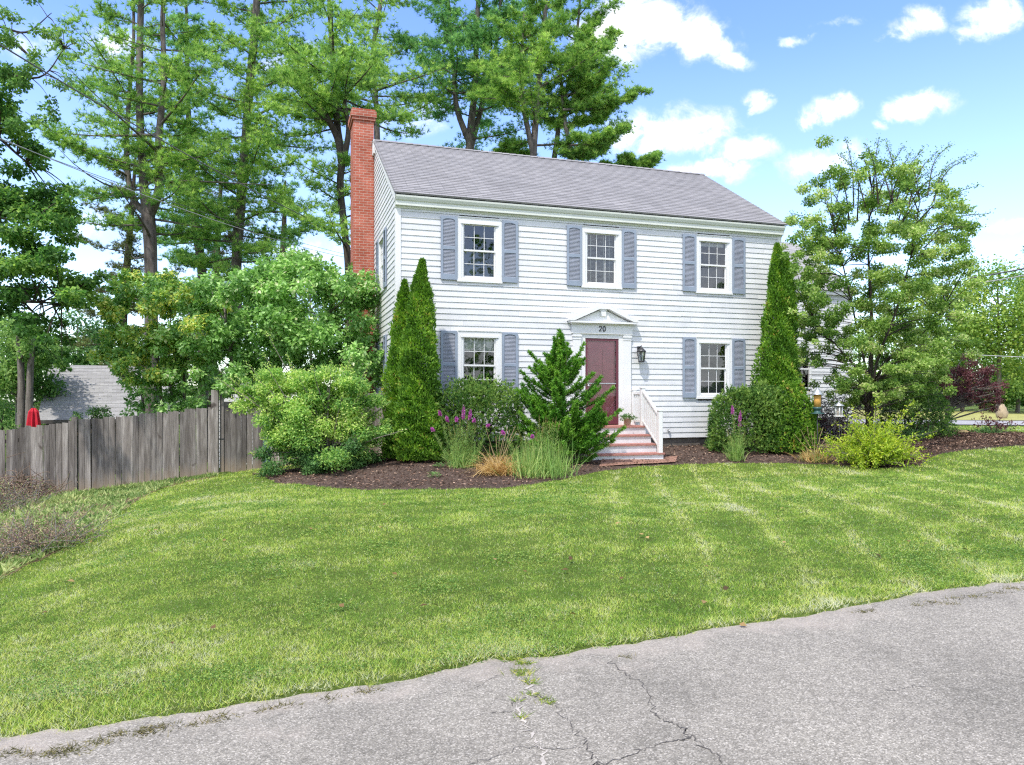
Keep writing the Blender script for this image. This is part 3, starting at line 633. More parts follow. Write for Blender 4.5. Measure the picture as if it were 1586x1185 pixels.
# grass clippings, weeds on the dry strip, weeds at the road edge
def weeds():
    rg = np.random.default_rng(12); pl = BEDS[2]; lo = pl.min(0); hi = pl.max(0); n = 130000
    x = lo[0]+(hi[0]-lo[0])*rg.random(n); y = lo[1]+(hi[1]-lo[1])*rg.random(n); k = in_poly(x, y, pl); x = x[k]; y = y[k]
    d = fbm(x*1.1, y*1.1, 51); k = rg.random(len(x)) < np.clip((d-.3)*3.2, .2, 1); x = x[k]; y = y[k]; n = len(x)
    P = np.c_[x, y, g(x, y)+.02]; D = unit(np.c_[rg.normal(size=(n, 2))*.75, .5+.4*rg.random(n)])
    hh = fbm(x*2, y*2, 55)
    o = leaves('ground_weeds', P, D, rdir(rg, n), .05+.2*rg.random(n)*hh, .014+.03*rg.random(n), M['weed'], None, .55+(hh-.5)+rg.normal(size=n)*.25)
    tag(o, 'pale green low weeds on the dry strip before the fence', 'weeds', kind='stuff')
weeds()
def tufts_at(name, pts, label, mat, n, r, L, W, seed, z='road', cat='grass'):
    rg = np.random.default_rng(seed); PP = []
    for q in pts:
        px, py = q[:2]; s = q[2] if len(q) > 2 else 1.
        c = onroad(px, py); m = int(n*s*s)+3; p = c+rg.normal(size=(m, 2))*r*s*np.array([1.4, .8]); PP.append(p)
    p = np.concatenate(PP); m = len(p); P = np.c_[p, road_z(p[:, 0], p[:, 1])]
    D = unit(np.c_[rg.normal(size=(m, 2))*.8, .25+.5*rg.random(m)])
    o = leaves(name, P, D, rdir(rg, m), L*(.5+rg.random(m)), W, M[mat], None, rg.random(m), kite=False); tag(o, label, cat, kind='stuff')
tufts_at('crack_grass', [(795, 1022, 1.1), (808, 1028, 1.2), (803, 1040, 1.3), (812, 1046, 1.), (820, 1056, .9), (823, 1060, .6), (826, 1076, .8), (843, 1084, .7), (850, 1090, .7), (803, 1086, .5), (808, 1112, .6)], 'green grass tufts growing in the road crack', 'gcrack', 45, .022, .045, .005, 4)
M['clip'] = leafmat('dried_clipping', [(0, (.05, .055, .02)), (.6, (.13, .14, .05)), (1, (.26, .24, .12))], .1, gain=1.)
rg = np.random.default_rng(8)
pts = [(px+rg.normal()*5, py+rg.normal()*2, .45+.6*rg.random()) for px, py in ((15, 1172), (28, 1171), (45, 1169), (60, 1167), (83, 1164), (95, 1163), (121, 1161), (144, 1152), (161, 1150), (181, 1141), (190, 1143), (210, 1135), (227, 1131), (240, 1130), (265, 1126), (300, 1121), (330, 1117), (345, 1113), (388, 1102), (404, 1097), (430, 1094), (457, 1089))]
pts += [(510, 1082, .7), (560, 1072, .7), (575, 1070, .6), (1330, 948, .6), (1345, 946, .7), (1420, 938, .6), (1450, 934, .8), (1480, 928, .6), (1510, 925, .8), (1545, 918, .7), (1570, 912, .9), (970, 1018, .6), (1480, 936, .5)]
tufts_at('road_edge_clippings', pts, 'dried grass clippings lying along the road margin', 'clip', 60, .04, .035, .005, 9)
rg = np.random.default_rng(18)
# dirt shoulder shadow line under the turf edge
G_ = Geo()

# ------------------------------------------------------------------ HOUSE
house = thing('house', 'two storey white clapboard house with grey roof and red brick chimney', 'house', (HX, HY, 0), YAW)
W_, Dp = 10.67, 8.06; ZB = .583; ZE = 6.418; ZR = 9.03; OV = .21; ROW = .14
slope = (ZR-ZE)/(Dp/2+OV)
UC = [2.0123, 5.2416, 8.5423]; UZ = (4.472, 5.983); LZ = (1.642, 3.248); CW = .56  # casing half width
GW = .405
def win_open(u, z): return (u-.50, u+.50, z[0]+.03, z[1]-.06)
OPEN_F = [win_open(u, UZ) for u in UC]+[win_open(UC[0], LZ), win_open(UC[2], LZ), (5.24-.5, 5.24+.5, .9, 3.2)]
def clap(Gg, a0, a1, z0, z1, opens, put, lim=None):
    k = int(math.ceil((z1-z0)/ROW))
    for i in range(k):
        za = z0+i*ROW; zb = min(za+ROW, z1)
        cuts = sorted([(o[0], o[1]) for o in opens if o[2] < zb-.001 and o[3] > za+.001])
        s = a0; segs = []
        for c in cuts:
            if c[0] > s: segs.append((s, min(c[0], a1)))
            s = max(s, c[1])
        if s < a1: segs.append((s, a1))
        zo = [(z_, o) for o in opens for z_ in (o[2], o[3]) if za < z_ < zb]
        for b0, b1 in segs:
            l0 = lim(za) if lim else (b0, b1); l1 = lim(zb) if lim else (b0, b1)
            p0, p1 = max(b0, l0[0]), min(b1, l0[1]); q0, q1 = max(b0, l1[0]), min(b1, l1[1])
            if p1 <= p0: continue
            if q1 < q0: q0 = q1 = (q0+q1)/2
            js = [0.]; t_ = RGH.random()*3.2/(p1-p0)
            while t_ < 1 and (p1-p0)*(1-t_) > .4: js.append(t_); t_ += (2.2+1.6*RGH.random())/(p1-p0)
            js.append(1.); w0 = -.017-.002*RGH.random()
            for j0, j1 in zip(js[:-1], js[1:]):
                e = .0016/(p1-p0) if j1 < 1 else 0; w = w0-.0025*RGH.random(); dz = .0025*RGH.normal() if len(js) > 2 else 0
                A0 = p0+(p1-p0)*j0; A1 = p0+(p1-p0)*(j1-e); B0 = q0+(q1-q0)*j0; B1 = q0+(q1-q0)*(j1-e)
                Gg.cr = RGH.random(); Gg.face([put(A0, w, za+dz), put(A1, w, za+dz), put(B1, -.003, zb), put(B0, -.003, zb)])
                Gg.face([put(A0, .0, za+dz), put(A1, .0, za+dz), put(A1, w, za+dz), put(A0, w, za+dz)])
RGH = np.random.default_rng(2)
G_ = Geo(); clap(G_, 0.1, W_-.1, ZB, 6.17, OPEN_F, lambda a, o, z: (a, o, z))
G_.face([(0, .05, ZB), (W_, .05, ZB), (W_, .05, ZB+.01), (0, .05, ZB+.01)]); G_.build('front_wall', M['siding'], house)
def glim(z):
    if z <= ZE-.12: return (0.1, Dp-.1)
    q = (z-(ZE-.14))/slope-OV; return (max(.1, q+.02), min(Dp-.1, Dp-q-.02))
GVC = 2.45
OPEN_G = [(GVC-.5, GVC+.5, UZ[0]+.03, UZ[1]-.06), (GVC-.5, GVC+.5, LZ[0]+.03, LZ[1]-.06)]
G_ = Geo(); clap(G_, .1, Dp-.1, ZB, ZR-.15, OPEN_G, lambda a, o, z: (o, Dp-a, z), lambda z: tuple(sorted((Dp-glim(z)[0], Dp-glim(z)[1]))))
# OPEN_G is symmetric in the mirrored axis, so mirror it for the left wall
G_ = Geo(); clap(G_, .1, Dp-.1, ZB, ZR-.15, [(Dp-o[1], Dp-o[0], o[2], o[3]) for o in OPEN_G], lambda a, o, z: (o, Dp-a, z), lambda z: (Dp-glim(z)[1], Dp-glim(z)[0]))
G_.build('side_wall', M['siding'], house)
G_ = Geo(); clap(G_, .1, Dp-.1, ZB, ZR-.15, [], lambda a, o, z: (W_-o, a, z), glim); G_.build('side_wall', M['siding'], house)
G_ = Geo(); clap(G_, .1, W_-.1, ZB, 6.3, [], lambda a, o, z: (W_-a, Dp-o, z)); G_.build('back_wall', M['siding'], house)
for u0, u1 in ((-.028, .1), (W_-.1, W_+.028)):
    for v0, v1 in ((-.028, .1), (Dp-.1, Dp+.028)): G_ = Geo(); G_.box(u0, u1, v0, v1, ZB-.005, 6.19); G_.build('corner_board', M['trim'], house, bevel=.006)
# inner partitions and floors, coloured near black so the rooms read as unlit
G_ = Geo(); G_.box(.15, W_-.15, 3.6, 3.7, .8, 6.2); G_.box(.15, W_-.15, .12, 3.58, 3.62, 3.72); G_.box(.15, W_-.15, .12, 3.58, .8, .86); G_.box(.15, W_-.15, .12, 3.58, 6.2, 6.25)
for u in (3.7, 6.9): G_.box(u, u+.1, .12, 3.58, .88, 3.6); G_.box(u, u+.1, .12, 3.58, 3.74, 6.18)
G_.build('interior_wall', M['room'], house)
G_ = Geo()
G_.box(.05, W_-.05, .05, Dp-.05, -1.2, ZB+.003); G_.build('foundation', M['conc'], house)
G_ = Geo(); G_.box(8.15, 8.95, .01, .04, .22, .55)
for k in range(9): G_.box(8.19+k*.085, 8.25+k*.085, -.006, .009, .25, .52)
G_.build('foundation_vent', M['dark'], house)
# roof
G_ = Geo(); nrow = 34; Ls = math.hypot(Dp/2+OV, ZR-ZE); u0, u1 = -.07, W_+.09
for sgn in (0, 1):
    def pt(u, s, up):
        v = -OV+s/Ls*(Dp/2+OV); z = ZE+s/Ls*(ZR-ZE); nz = up
        v2 = v-nz*.53; z2 = z+nz*.85
        return (u, v2, z2) if not sgn else (W_-u, Dp-v2, z2)
    for i in range(nrow):
        s0 = Ls*i/nrow; s1 = Ls*(i+1)/nrow
        jit = .0012*RGH.normal()
        G_.face([pt(u0, s0, .012+jit), pt(u1, s0, .012+jit), pt(u1, s1, .002), pt(u0, s1, .002)])
        G_.face([pt(u0, s0, .0), pt(u1, s0, .0), pt(u1, s0, .012+jit), pt(u0, s0, .012+jit)])
    G_.face([pt(u0, 0, -.03), pt(u1, 0, -.03), pt(u1, 0, 0), pt(u0, 0, 0)])
    G_.face([pt(u0, 0, -.03), pt(u0, Ls, -.03), pt(u1, Ls, -.03), pt(u1, 0, -.03)])
    for uu_ in (u0, u1):
        q = [pt(uu_, 0, -.03), pt(uu_, 0, .005), pt(uu_, Ls, .005), pt(uu_, Ls, -.03)]; G_.face(q if uu_ == u0 else q[::-1])
roof = G_.build('roof', M['roof'], house)
G_ = Geo()
for k in range(48):
    a = u0+(u1-u0)*k/48; b_ = u0+(u1-u0)*(k+1)/48+.02; z = ZR+.02
    G_.face([(a, Dp/2-.15, z-.086), (b_, Dp/2-.15, z-.076), (b_, Dp/2, z+.012), (a, Dp/2, z)]); G_.face([(a, Dp/2, z), (b_, Dp/2, z+.012), (b_, Dp/2+.15, z-.076), (a, Dp/2+.15, z-.086)])
G_.build('ridge_cap', M['roof'], roof)
G_ = Geo(); G_.tube([(3.05, Dp/2+.25, ZR-.2), (3.05, Dp/2+.25, ZR+.06)], .05, 10); G_.build('vent_pipe', M['dark'], roof)
# cornice along the front (profile v,z) and back
prof = [(.03, 6.36), (-.19, 6.372), (-.185, 6.33), (-.155, 6.27), (-.125, 6.245), (-.125, 6.15), (-.05, 6.14), (-.035, 6.10), (.03, 6.10)]
G_ = Geo(); G_.prism_x([(v, z) for v, z in prof], -.035, W_+.04); G_.build('cornice', M['cornice'], house)
# rake boards on the gables
def rake(u_a, u_b):
    G_ = Geo()
    for m in (0, 1):
        def q(v, z): return (v if not m else Dp-v, z)
        a = [q(-.19, ZE-.05), q(Dp/2, ZR-.045), q(Dp/2, ZR-.15), q(-.06, ZE-.17)]
        G_.prism_x(a if m else a[::-1], u_a, u_b)
    return G_.build('rake_board', M['trim'], house)
rake(-.052, -.022); rake(W_+.03, W_+.06)
# chimney
def chimney():
    G_ = Geo(); v0, v1 = 4.2, 5.12; zt = 9.95
    G_.box(-.6, -.024, v0, v1, -.9, zt-.32); G_.box(-.64, .02, v0-.04, v1+.04, zt-.32, zt-.23); G_.box(-.67, .05, v0-.07, v1+.07, zt-.23, zt-.06); G_.box(-.64, .02, v0-.04, v1+.04, zt-.06, zt)
    c = G_.build('chimney', M['brick'], house)
    g2 = Geo(); g2.box(-.5, -.12, v0+.14, v1-.14, zt-.001, zt+.03); g2.build('flue', M['conc'], c)
    # stack passes the roof: brick collar on the house side
    return c
chimney()
G_ = Geo(); G_.box(-.075, -.024, 3.9, 4.19, 8.62, 9.0); G_.build('rake_return', M['trim'], house)

# windows ------------------------------------------------------------
def window(tr, z, kind):
    """tr(a,o,z): a along wall, o outward-negative"""
    z0, z1 = z[0]-.035, z[1]+.005; zc0, zc1 = z[0]+.085, z[1]-.135
    def bx(Gg, a0, a1, o0, o1, za, zb):
        p = [(a0, o0, za), (a1, o0, za), (a1, o1, za), (a0, o1, za), (a0, o0, zb), (a1, o0, zb), (a1, o1, zb), (a0, o1, zb)]
        p = [tr(*q) for q in p]
        for q in ((0, 3, 2, 1), (4, 5, 6, 7), (0, 1, 5, 4), (1, 2, 6, 5), (2, 3, 7, 6), (3, 0, 4, 7)): Gg.face([p[i] for i in q])
    f = Geo(); C = CW
    bx(f, -C, -C+.11, -.034, .0, z0+.05, z1); bx(f, C-.11, C, -.034, .0, z0+.05, z1); bx(f, -C+.11, C-.11, -.034, .0, z1-.11, z1)
    bx(f, -C+.02, C-.02, -.05, -.001, z1, z1+.025)                       # drip cap
    bx(f, -C-.012, C+.012, -.055, .06, z0, z0+.05)                       # sill
    bx(f, -C+.11, -GW, -.02, .08, z0+.05, z1-.11); bx(f, GW, C-.11, -.02, .08, z0+.05, z1-.11); bx(f, -GW, GW, -.02, .08, z1-.155, z1-.11); bx(f, -GW, GW, -.02, .08, z0+.05, zc0)
    bx(f, -C+.085, C-.085, -.05, -.036, z1-.15, z1-.105)                 # storm head rail
    w = f.build('window', M['trim'], house, bevel=.004)
    zm = (zc0+zc1)/2; fr = .03; bars = .014
    for nm, za, zb, o in (('upper_sash', zm-.01, zc1, .012), ('lower_sash', zc0, zm+.012, .04)):
        s = Geo()
        bx(s, -GW, -GW+fr, o, o+.03, za, zb); bx(s, GW-fr, GW, o, o+.03, za, zb); bx(s, -GW+fr, GW-fr, o, o+.03, zb-fr, zb); bx(s, -GW+fr, GW-fr, o, o+.03, za, za+fr+.012)
        w3 = (2*GW-2*fr)/3
        for k in (1, 2): bx(s, -GW+fr+k*w3-bars/2, -GW+fr+k*w3+bars/2, o+.004, o+.024, za+fr, zb-fr)
        zz = (za+zb)/2+.006; bx(s, -GW+fr, GW-fr, o+.002, o+.026, zz-bars/2, zz+bars/2)
        s.build(nm, M['trim'], w)
        p = Geo(); p.face([tr(-GW+.01, o+.013, za+.01), tr(GW-.01, o+.013, za+.01), tr(GW-.01, o+.013, zb-.01), tr(-GW+.01, o+.013, zb-.01)]); p.build('pane', M['glass'], w)
    bl = Geo()
    if kind == 'slats':
        n = 38
        for k in range(n):
            zz = zc0+.02+(zc1-zc0-.04)*k/n; p = [tr(-GW+.03, .09, zz), tr(GW-.03, .09, zz), tr(GW-.03, .105, zz+.012), tr(-GW+.03, .105, zz+.012)]; bl.face(p)
        for a in (-.26, -.1, .1, .26): bx(bl, a-.008, a+.008, .084, .088, zc0, zc1)
        bl.build('blind', M['blind'], w)
    elif kind == 'half':
        bx(bl, -GW+.02, GW-.02, .1, .115, zc1-.32, zc1); bl.build('blind', M['blind'], w)
    elif kind == 'shade':
        bx(bl, -GW+.02, GW-.02, .1, .115, zc1-.12, zc1); bl.build('blind', M['blind'], w)
        cu = Geo(); bx(cu, -GW+.02, GW-.02, .14, .15, zc0, zm-.05); cu.build('curtain', M['curtain'], w)
    elif kind == 'dim':
        n = 14
        for k in range(n):
            a = -GW+2*GW*k/n; b_ = a+2*GW/n; bl.face([tr(a, .16+.02*(k % 2), zc0), tr(b_, .16+.02*((k+1) % 2), zc0), tr(b_, .16+.02*((k+1) % 2), zm), tr(a, .16+.02*(k % 2), zm)])
        bl.build('curtain', M['curtain'], w)
    # shutters
    for sg in (-1, 1):
        a0 = -.9625 if sg < 0 else .5625; a1 = a0+.40; s = Geo(); so = -.06
        bx(s, a0, a0+.055, so, so+.035, z[0], z[1]); bx(s, a1-.055, a1, so, so+.035, z[0], z[1])
        bx(s, a0+.055, a1-.055, so, so+.035, z[0], z[0]+.13); zmid = z[0]+(z[1]-z[0])*(.5 if z[0] > 3 else .5)
        bx(s, a0+.055, a1-.055, so, so+.035, zmid-.035, zmid+.045)
        # arched top rail
        ar = [(a0+.055, z[1]), (a0+.055, z[1]-.085)]+[(a0+.055+.29*t, z[1]-.085+.035*math.sin(math.pi*t)**.7) for t in np.linspace(0, 1, 9)[1:-1]]+[(a1-.055, z[1]-.085), (a1-.055, z[1])]
        for i in range(1, len(ar)-2):
            a, b_ = ar[i], ar[i+1]; s.face([tr(a[0], so, a[1]), tr(b_[0], so, b_[1]), tr(b_[0], so, z[1]), tr(a[0], so, z[1])]); s.face([tr(a[0], so+.035, a[1]), tr(b_[0], so+.035, b_[1]), tr(b_[0], so, b_[1]), tr(a[0], so, a[1])])
        bx(s, a0+.055, a1-.055, so+.001, so+.035, z[1]-.02, z[1]-.001)
        sh = s.build('shutter', M['shutter'], house)
        l = Geo()
        for zA, zB in ((z[0]+.13, zmid-.035), (zmid+.045, z[1]-.045)):
            n = int((zB-zA)/.032)
            for k in range(n):
                zz = zA+(zB-zA)*k/n; h = (zB-zA)/n
                l.face([tr(a0+.056, so+.008, zz), tr(a1-.056, so+.008, zz), tr(a1-.056, so+.03, zz+h*1.15), tr(a0+.056, so+.03, zz+h*1.15)]); l.face([tr(a0+.056, so+.03, zz), tr(a1-.056, so+.03, zz), tr(a1-.056, so+.008, zz), tr(a0+.056, so+.008, zz)])
        l.build('louvres', M['louvre'], sh)
M['louvre'] = plain('louvre_paint', (.29, .31, .36), .5, .14, 5, .1)
for u, z, kd in ((UC[0], UZ, 'dim'), (UC[1], UZ, 'slats'), (UC[2], UZ, 'shade'), (UC[0], LZ, 'half'), (UC[2], LZ, 'dim')):
    window(lambda a, o, zz, u=u: (u+a, o, zz), z, kd)
for z in (UZ, LZ): window(lambda a, o, zz: (o, GVC-a, zz), z, 'half')

# front door, surround, number -----------------------------------------
UD = 5.245; LZD = .945
d = Geo(); d.box(UD-.45, UD+.45, .05, .09, LZD+.02, 3.13)
for (a, b_, c, e) in ((-.33, -.05, 1.1, 1.75), (.05, .33, 1.1, 1.75), (-.33, -.05, 1.9, 2.9), (.05, .33, 1.9, 2.9)): d.box(UD+a, UD+b_, .035, .05, c, e)
door = d.build('door', M['door'], house, bevel=.01)
k = Geo(); k.lathe([(0, 0), (.012, 0), (.012, .05), (.03, .06), (.034, .08), (.02, .1), (0, .102)], (0, 0), 12)
ko = k.build('handle', M['steel'], door); ko.location = (UD-.37, .05, 1.95); ko.rotation_euler = (R(90), 0, 0)
s = Geo(); s.box(UD-.47, UD-.40, -.03, .0, LZD+.02, 3.16); s.box(UD+.40, UD+.47, -.03, .0, LZD+.02, 3.16); s.box(UD-.40, UD+.40, -.03, .0, 3.1, 3.16); s.box(UD-.40, UD+.40, -.03, .0, LZD+.02, LZD+.22)
sd = s.build('storm_door', M['storm'], house)
s = Geo(); s.face([(UD-.41, -.012, LZD+.2), (UD+.41, -.012, LZD+.2), (UD+.41, -.012, 3.11), (UD-.41, -.012, 3.11)]); s.build('pane', M['glass_c'], sd)
s = Geo(); s.box(UD-.4, UD+.4, -.028, -.016, 2.0, 2.02); s.build('crossbar', M['steel'], sd)
s = Geo()
for sg in (-1, 1):
    a = UD+sg*.70; s.box(a-.105, a+.105, -.07, .02, LZD-.02, 3.27); s.box(a-.125, a+.125, -.085, .02, LZD-.025, LZD+.2); s.box(a-.125, a+.125, -.09, .02, 3.19, 3.235); s.box(a-.115, a+.115, -.08, .02, 3.12, 3.14)
    b0 = UD+sg*.53; s.box(b0-.065, b0+.065, -.045, .05, LZD-.02, 3.2)
s.box(UD-.595, UD+.595, -.046, .05, 3.16, 3.27)
s.box(UD-.84, UD+.84, -.09, .02, 3.268, 3.50)
s.box(UD-.87, UD+.87, -.13, .02, 3.5, 3.53)
s.build('door_surround', M['trim'], house, bevel=.005)
s = Geo(); pw = .93
s.prism_y([(-pw+UD, 3.53), (UD+pw, 3.53), (UD+pw, 3.575), (UD-pw, 3.575)], -.2, .02)
s.prism_y([(UD-pw+.16, 3.577), (UD+pw-.16, 3.577), (UD, 3.90)], -.08, .0)
for sg in (-1, 1):
    a = [(UD+sg*(pw+.03), 3.578), (UD+sg*(pw+.03), 3.62), (UD+sg*.16, 3.985), (UD+sg*.16, 3.915), (UD+sg*.1, 3.905), (UD+sg*(pw-.1), 3.578)]
    s.prism_y(a if sg < 0 else a[::-1], -.21, .0)
s.prism_y([(UD-.155, 3.90), (UD+.155, 3.90), (UD+.155, 3.97), (UD+.02, 4.0), (UD-.02, 4.0), (UD-.155, 3.97)], -.15, .0)
s.box(UD-.075, UD+.075, -.12, -.03, 3.72, 3.90); s.box(UD-.1, UD+.1, -.13, -.03, 3.86, 3.9)
s.build('pediment', M['trim'], house, bevel=.004)
def digit(paths, w, ox):
    gg = Geo()
    for p in paths:
        p = smooth_path(np.array([(ox+a*.075, 0, b_*.13) for a, b_ in p]), 5); t = unit(np.gradient(p, axis=0)); nn = np.c_[-t[:, 2], np.zeros(len(t)), t[:, 0]]
        ww = w*(1+.35*np.abs(t[:, 2]))[:, None]/2; A = p+nn*ww; B = p-nn*ww
        for i in range(len(p)-1):
            gg.face([tuple(A[i]+[0, -.014, 0]), tuple(B[i]+[0, -.014, 0]), tuple(B[i+1]+[0, -.014, 0]), tuple(A[i+1]+[0, -.014, 0])][::-1])
            for Q, rv in ((A, 0), (B, 1)):
                f = [tuple(Q[i]), tuple(Q[i+1]), tuple(Q[i+1]+[0, -.014, 0]), tuple(Q[i]+[0, -.014, 0])]; gg.face(f if rv else f[::-1])
    return gg
two = [(.08, .72), (.2, .93), (.5, 1.0), (.8, .88), (.86, .68), (.6, .4), (.1, .06), (.5, .07), (.92, .06)]
zero = [(.5, 1), (.82, .85), (.92, .5), (.82, .15), (.5, 0), (.18, .15), (.08, .5), (.18, .85), (.5, 1), (.7, .94)]
for pth, ox in ((two, -.088), (zero, .014)):
    o = digit([pth], .016, ox).build('house_number', M['number'], house); o.location = (UD-.02, -.0905, 3.335)
# steps -----------------------------------------------------------------
uL, uR = 4.31, 6.17; st = Geo(); tr_ = []
vs = [-.70, -.98, -1.26, -1.54]; zs = [.945, .738, .532, .326]; zg = .10
s = Geo()
for i in range(4):
    zlo = zs[i+1] if i < 3 else zg-.1
    s.box(uL+.02, uR-.02+(.03 if i == 3 else 0), vs[i]+.03, (.0 if i == 0 else vs[i-1]+.029), zg-.3, zs[i]-.042)
steps = s.build('steps', M['riser'], house)
for i in range(4):
    t = Geo(); t.box(uL-.01, uR+.01+(.03 if i == 3 else 0), vs[i]-.005, (-.03 if i == 0 else vs[i-1]+.028), zs[i]-.04, zs[i]); t.build('tread', M['tread'], steps, bevel=.008)
def railing(u):
    rl = None
    for v, z0, z1, w in ((-.58, zs[0], 1.88, .055), (-.10, zs[0], 1.83, .05), (-1.47, zs[3], 1.33, .055)):
        r = Geo(); r.box(u-w, u+w, v-w, v+w, z0, z1, .012); r.box(u-w-.012, u+w+.012, v-w-.012, v+w+.012, z1, z1+.025); r.prism([(u-w*.7, v-w*.7), (u+w*.7, v-w*.7), (u+w*.7, v+w*.7), (u-w*.7, v+w*.7)], z1+.025, z1+.05)
        r.build('railing_post', M['trim'], house, bevel=.004)
    tops = ([(-.525, 1.73), (-.15, 1.73), (-.15, 1.79), (-.525, 1.79)], [(-1.42, 1.20), (-.635, 1.77), (-.635, 1.83), (-1.42, 1.26)])
    lows = ([(-.525, 1.03), (-.15, 1.03), (-.15, 1.08), (-.525, 1.08)], [(-1.42, .46), (-.635, 1.03), (-.635, 1.08), (-1.42, .51)])
    for k, (tp, lw) in enumerate(zip(tops, lows)):
        r = Geo(); r.prism_x(tp, u-.035, u+.035); rl = r.build('handrail', M['trim'], house); r = Geo(); r.prism_x(lw, u-.03, u+.03); r.build('bottom_rail', M['trim'], house)
        for q in ((-.24, -.33, -.42) if k == 0 else [-.72-j*.1 for j in range(7)]):
            z0, z1 = (1.081, 1.729) if k == 0 else (1.081+(q+.635)*.726-.012, 1.081+(q+.635)*.726+.69)
            b_ = Geo(); b_.box(u-.02, u+.02, q-.02, q+.02, z0, z1); b_.build('baluster', M['trim'], rl)
railing(uR-.06)
# small hose tap
s = Geo(); s.tube([(7.15, -.02, .78), (7.15, -.09, .78), (7.15, -.1, .74)], .018, 8); s.lathe([(0, .815), (.04, .815), (.04, .825), (0, .825)], (7.15, -.07), 12); s.build('hose_tap', M['steel'], house)
# wing behind on the right
wg = Geo(); WV = 4.9; wu0, wu1 = W_+.03, 17.6; wze, wzr, wd = 5.55, 8.0, 6.4
wo = [(14.55, 15.75, 2.0, 3.35)]
clap(wg, wu0, wu1-.1, .75, wze, wo, lambda a, o, z: (a, WV+o, z))
wsl = (wzr-wze)/(wd/2)
def wlim(z): return (.02, wd-.02) if z < wze else ((z-wze)/wsl+.02, wd-(z-wze)/wsl-.02)
clap(wg, .02, wd-.02, .75, wzr-.05, [], lambda a, o, z: (wu1-o, WV+a, z), wlim)
wg.build('wing_wall', M['siding'], house)
wg = Geo(); wg.box(wu0, wu1-.05, WV+.03, WV+wd, -.6, .75); wg.build('foundation', M['conc'], house)
wg = Geo(); wg.box(wu1-.1, wu1+.03, WV-.028, WV+.1, .75, wze); wg.box(wu0, wu1+.1, WV-.14, WV, wze-.16, wze-.005); wg.build('corner_board', M['trim'], house)
wr = Geo()
for i in range(22):
    for sg in (0, 1):
        def pw_(u, q, up):
            v = WV-.2+q*(wd/2+.2); z = wze-.02+q*(wzr-wze+.02)+up; return (u, v, z) if not sg else (u, 2*WV+wd-v, z)
        a, b_ = i/22, (i+1)/22
        f = [pw_(wu0, a, .014), pw_(wu1+.15, a, .014), pw_(wu1+.15, b_, .002), pw_(wu0, b_, .002)]; wr.face(f if not sg else f[::-1])
        f = [pw_(wu0, a, 0), pw_(wu1+.15, a, 0), pw_(wu1+.15, a, .014), pw_(wu0, a, .014)]; wr.face(f if not sg else f[::-1])
wr.build('wing_roof', M['roof2'], house)
ww = Geo(); ww.box(14.5, 15.8, WV-.035, WV, 1.93, 2.0); ww.box(14.5, 14.6, WV-.035, WV+.05, 2.0, 3.4); ww.box(15.7, 15.8, WV-.035, WV+.05, 2.0, 3.4); ww.box(14.6, 15.7, WV-.035, WV+.05, 3.32, 3.4); ww.box(15.13, 15.17, WV, WV+.03, 2.0, 3.32); ww.box(14.6, 15.7, WV, WV+.03, 2.64, 2.69)
for k in range(1, 4): ww.box(14.6+.27*k, 14.61+.27*k, WV+.005, WV+.02, 2.0, 3.32)
w2 = ww.build('window', M['trim'], house)
ww = Geo(); ww.face([(14.55, WV+.02, 2.0), (15.75, WV+.02, 2.0), (15.75, WV+.02, 3.35), (14.55, WV+.02, 3.35)]); ww.build('pane', M['glass'], w2)
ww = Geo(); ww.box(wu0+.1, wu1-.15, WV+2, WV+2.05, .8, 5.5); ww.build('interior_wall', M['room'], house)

# wall lantern ------------------------------------------------------------
lp = hw(6.30, 0, 0); lan = thing('wall_lantern', 'black metal lantern on the wall right of the front door', 'lantern', (lp[0], lp[1], 2.56), YAW)
s = Geo(); s.box(-.05, .05, -.03, -.005, .18, .42, .012); s.tube([(0, -.03, .36), (0, -.08, .41), (0, -.15, .42), (0, -.16, .40)], .012, 8); s.build('bracket', M['dark'], lan)
s = Geo(); s.lathe([(.02, .40), (.03, .375), (.05, .36), (.13, .29), (.135, .27), (.125, .265), (.0, .27)], (0, -.16), 6); s.lathe([(0, .44), (.014, .43), (.01, .40), (.02, .395)], (0, -.16), 8); s.build('cap', M['dark'], lan)
s = Geo()
for k in range(6):
    a = k*math.pi/3; s.tube([(.115*math.cos(a), -.16+.115*math.sin(a), .268), (.08*math.cos(a), -.16+.08*math.sin(a), .02)], .008, 5)
s.lathe([(0, .0), (.085, .0), (.095, .02), (.085, .035), (0, .035)], (0, -.16), 6); s.build('cage', M['dark'], lan)
s = Geo(); s.lathe([(.105, .262), (.073, .036)], (0, -.16), 6); s.build('lantern_glass', M['glass'], lan)
s = Geo(); s.lathe([(0, .05), (.014, .05), (.014, .14), (.02, .15), (.012, .19), (0, .2)], (0, -.16), 8); s.build('candle_bulb', M['white_w'], lan)
# potted plant on the landing
pp_ = hw(5.72, -.52, zs[0]); pot = thing('potted_plant', 'small bushy plant in a pale clay pot on the top step', 'potted plant', pp_)
s = Geo(); s.lathe([(0, 0), (.075, 0), (.1, .17), (.112, .17), (.112, .2), (.095, .2), (.09, .17), (0, .165)], (0, 0), 16); s.build('pot', M['pot'], pot)
rg = np.random.default_rng(33); n = 60; B = np.tile(pp_+[0, 0, .17], (n, 1)); Dd = unit(rg.normal(size=(n, 3))*[.8, .8, .3]+[0, 0, .7]); S = shoots(rg, B, Dd, .15+.16*rg.random(n), .45)
P, D, T_, t, ix = shoot_leaves(rg, S, 9); leaves('foliage', P, D, unit(rdir(rg, len(P))+[0, 0, .8]), .05, .02, M['varieg_g'], pot, rg.random(len(P)))

SKY_S, SKY_SAT, SKY_VAL, SUN_E, EXPO = .15, 1.2, 1.35, 2.4, .98
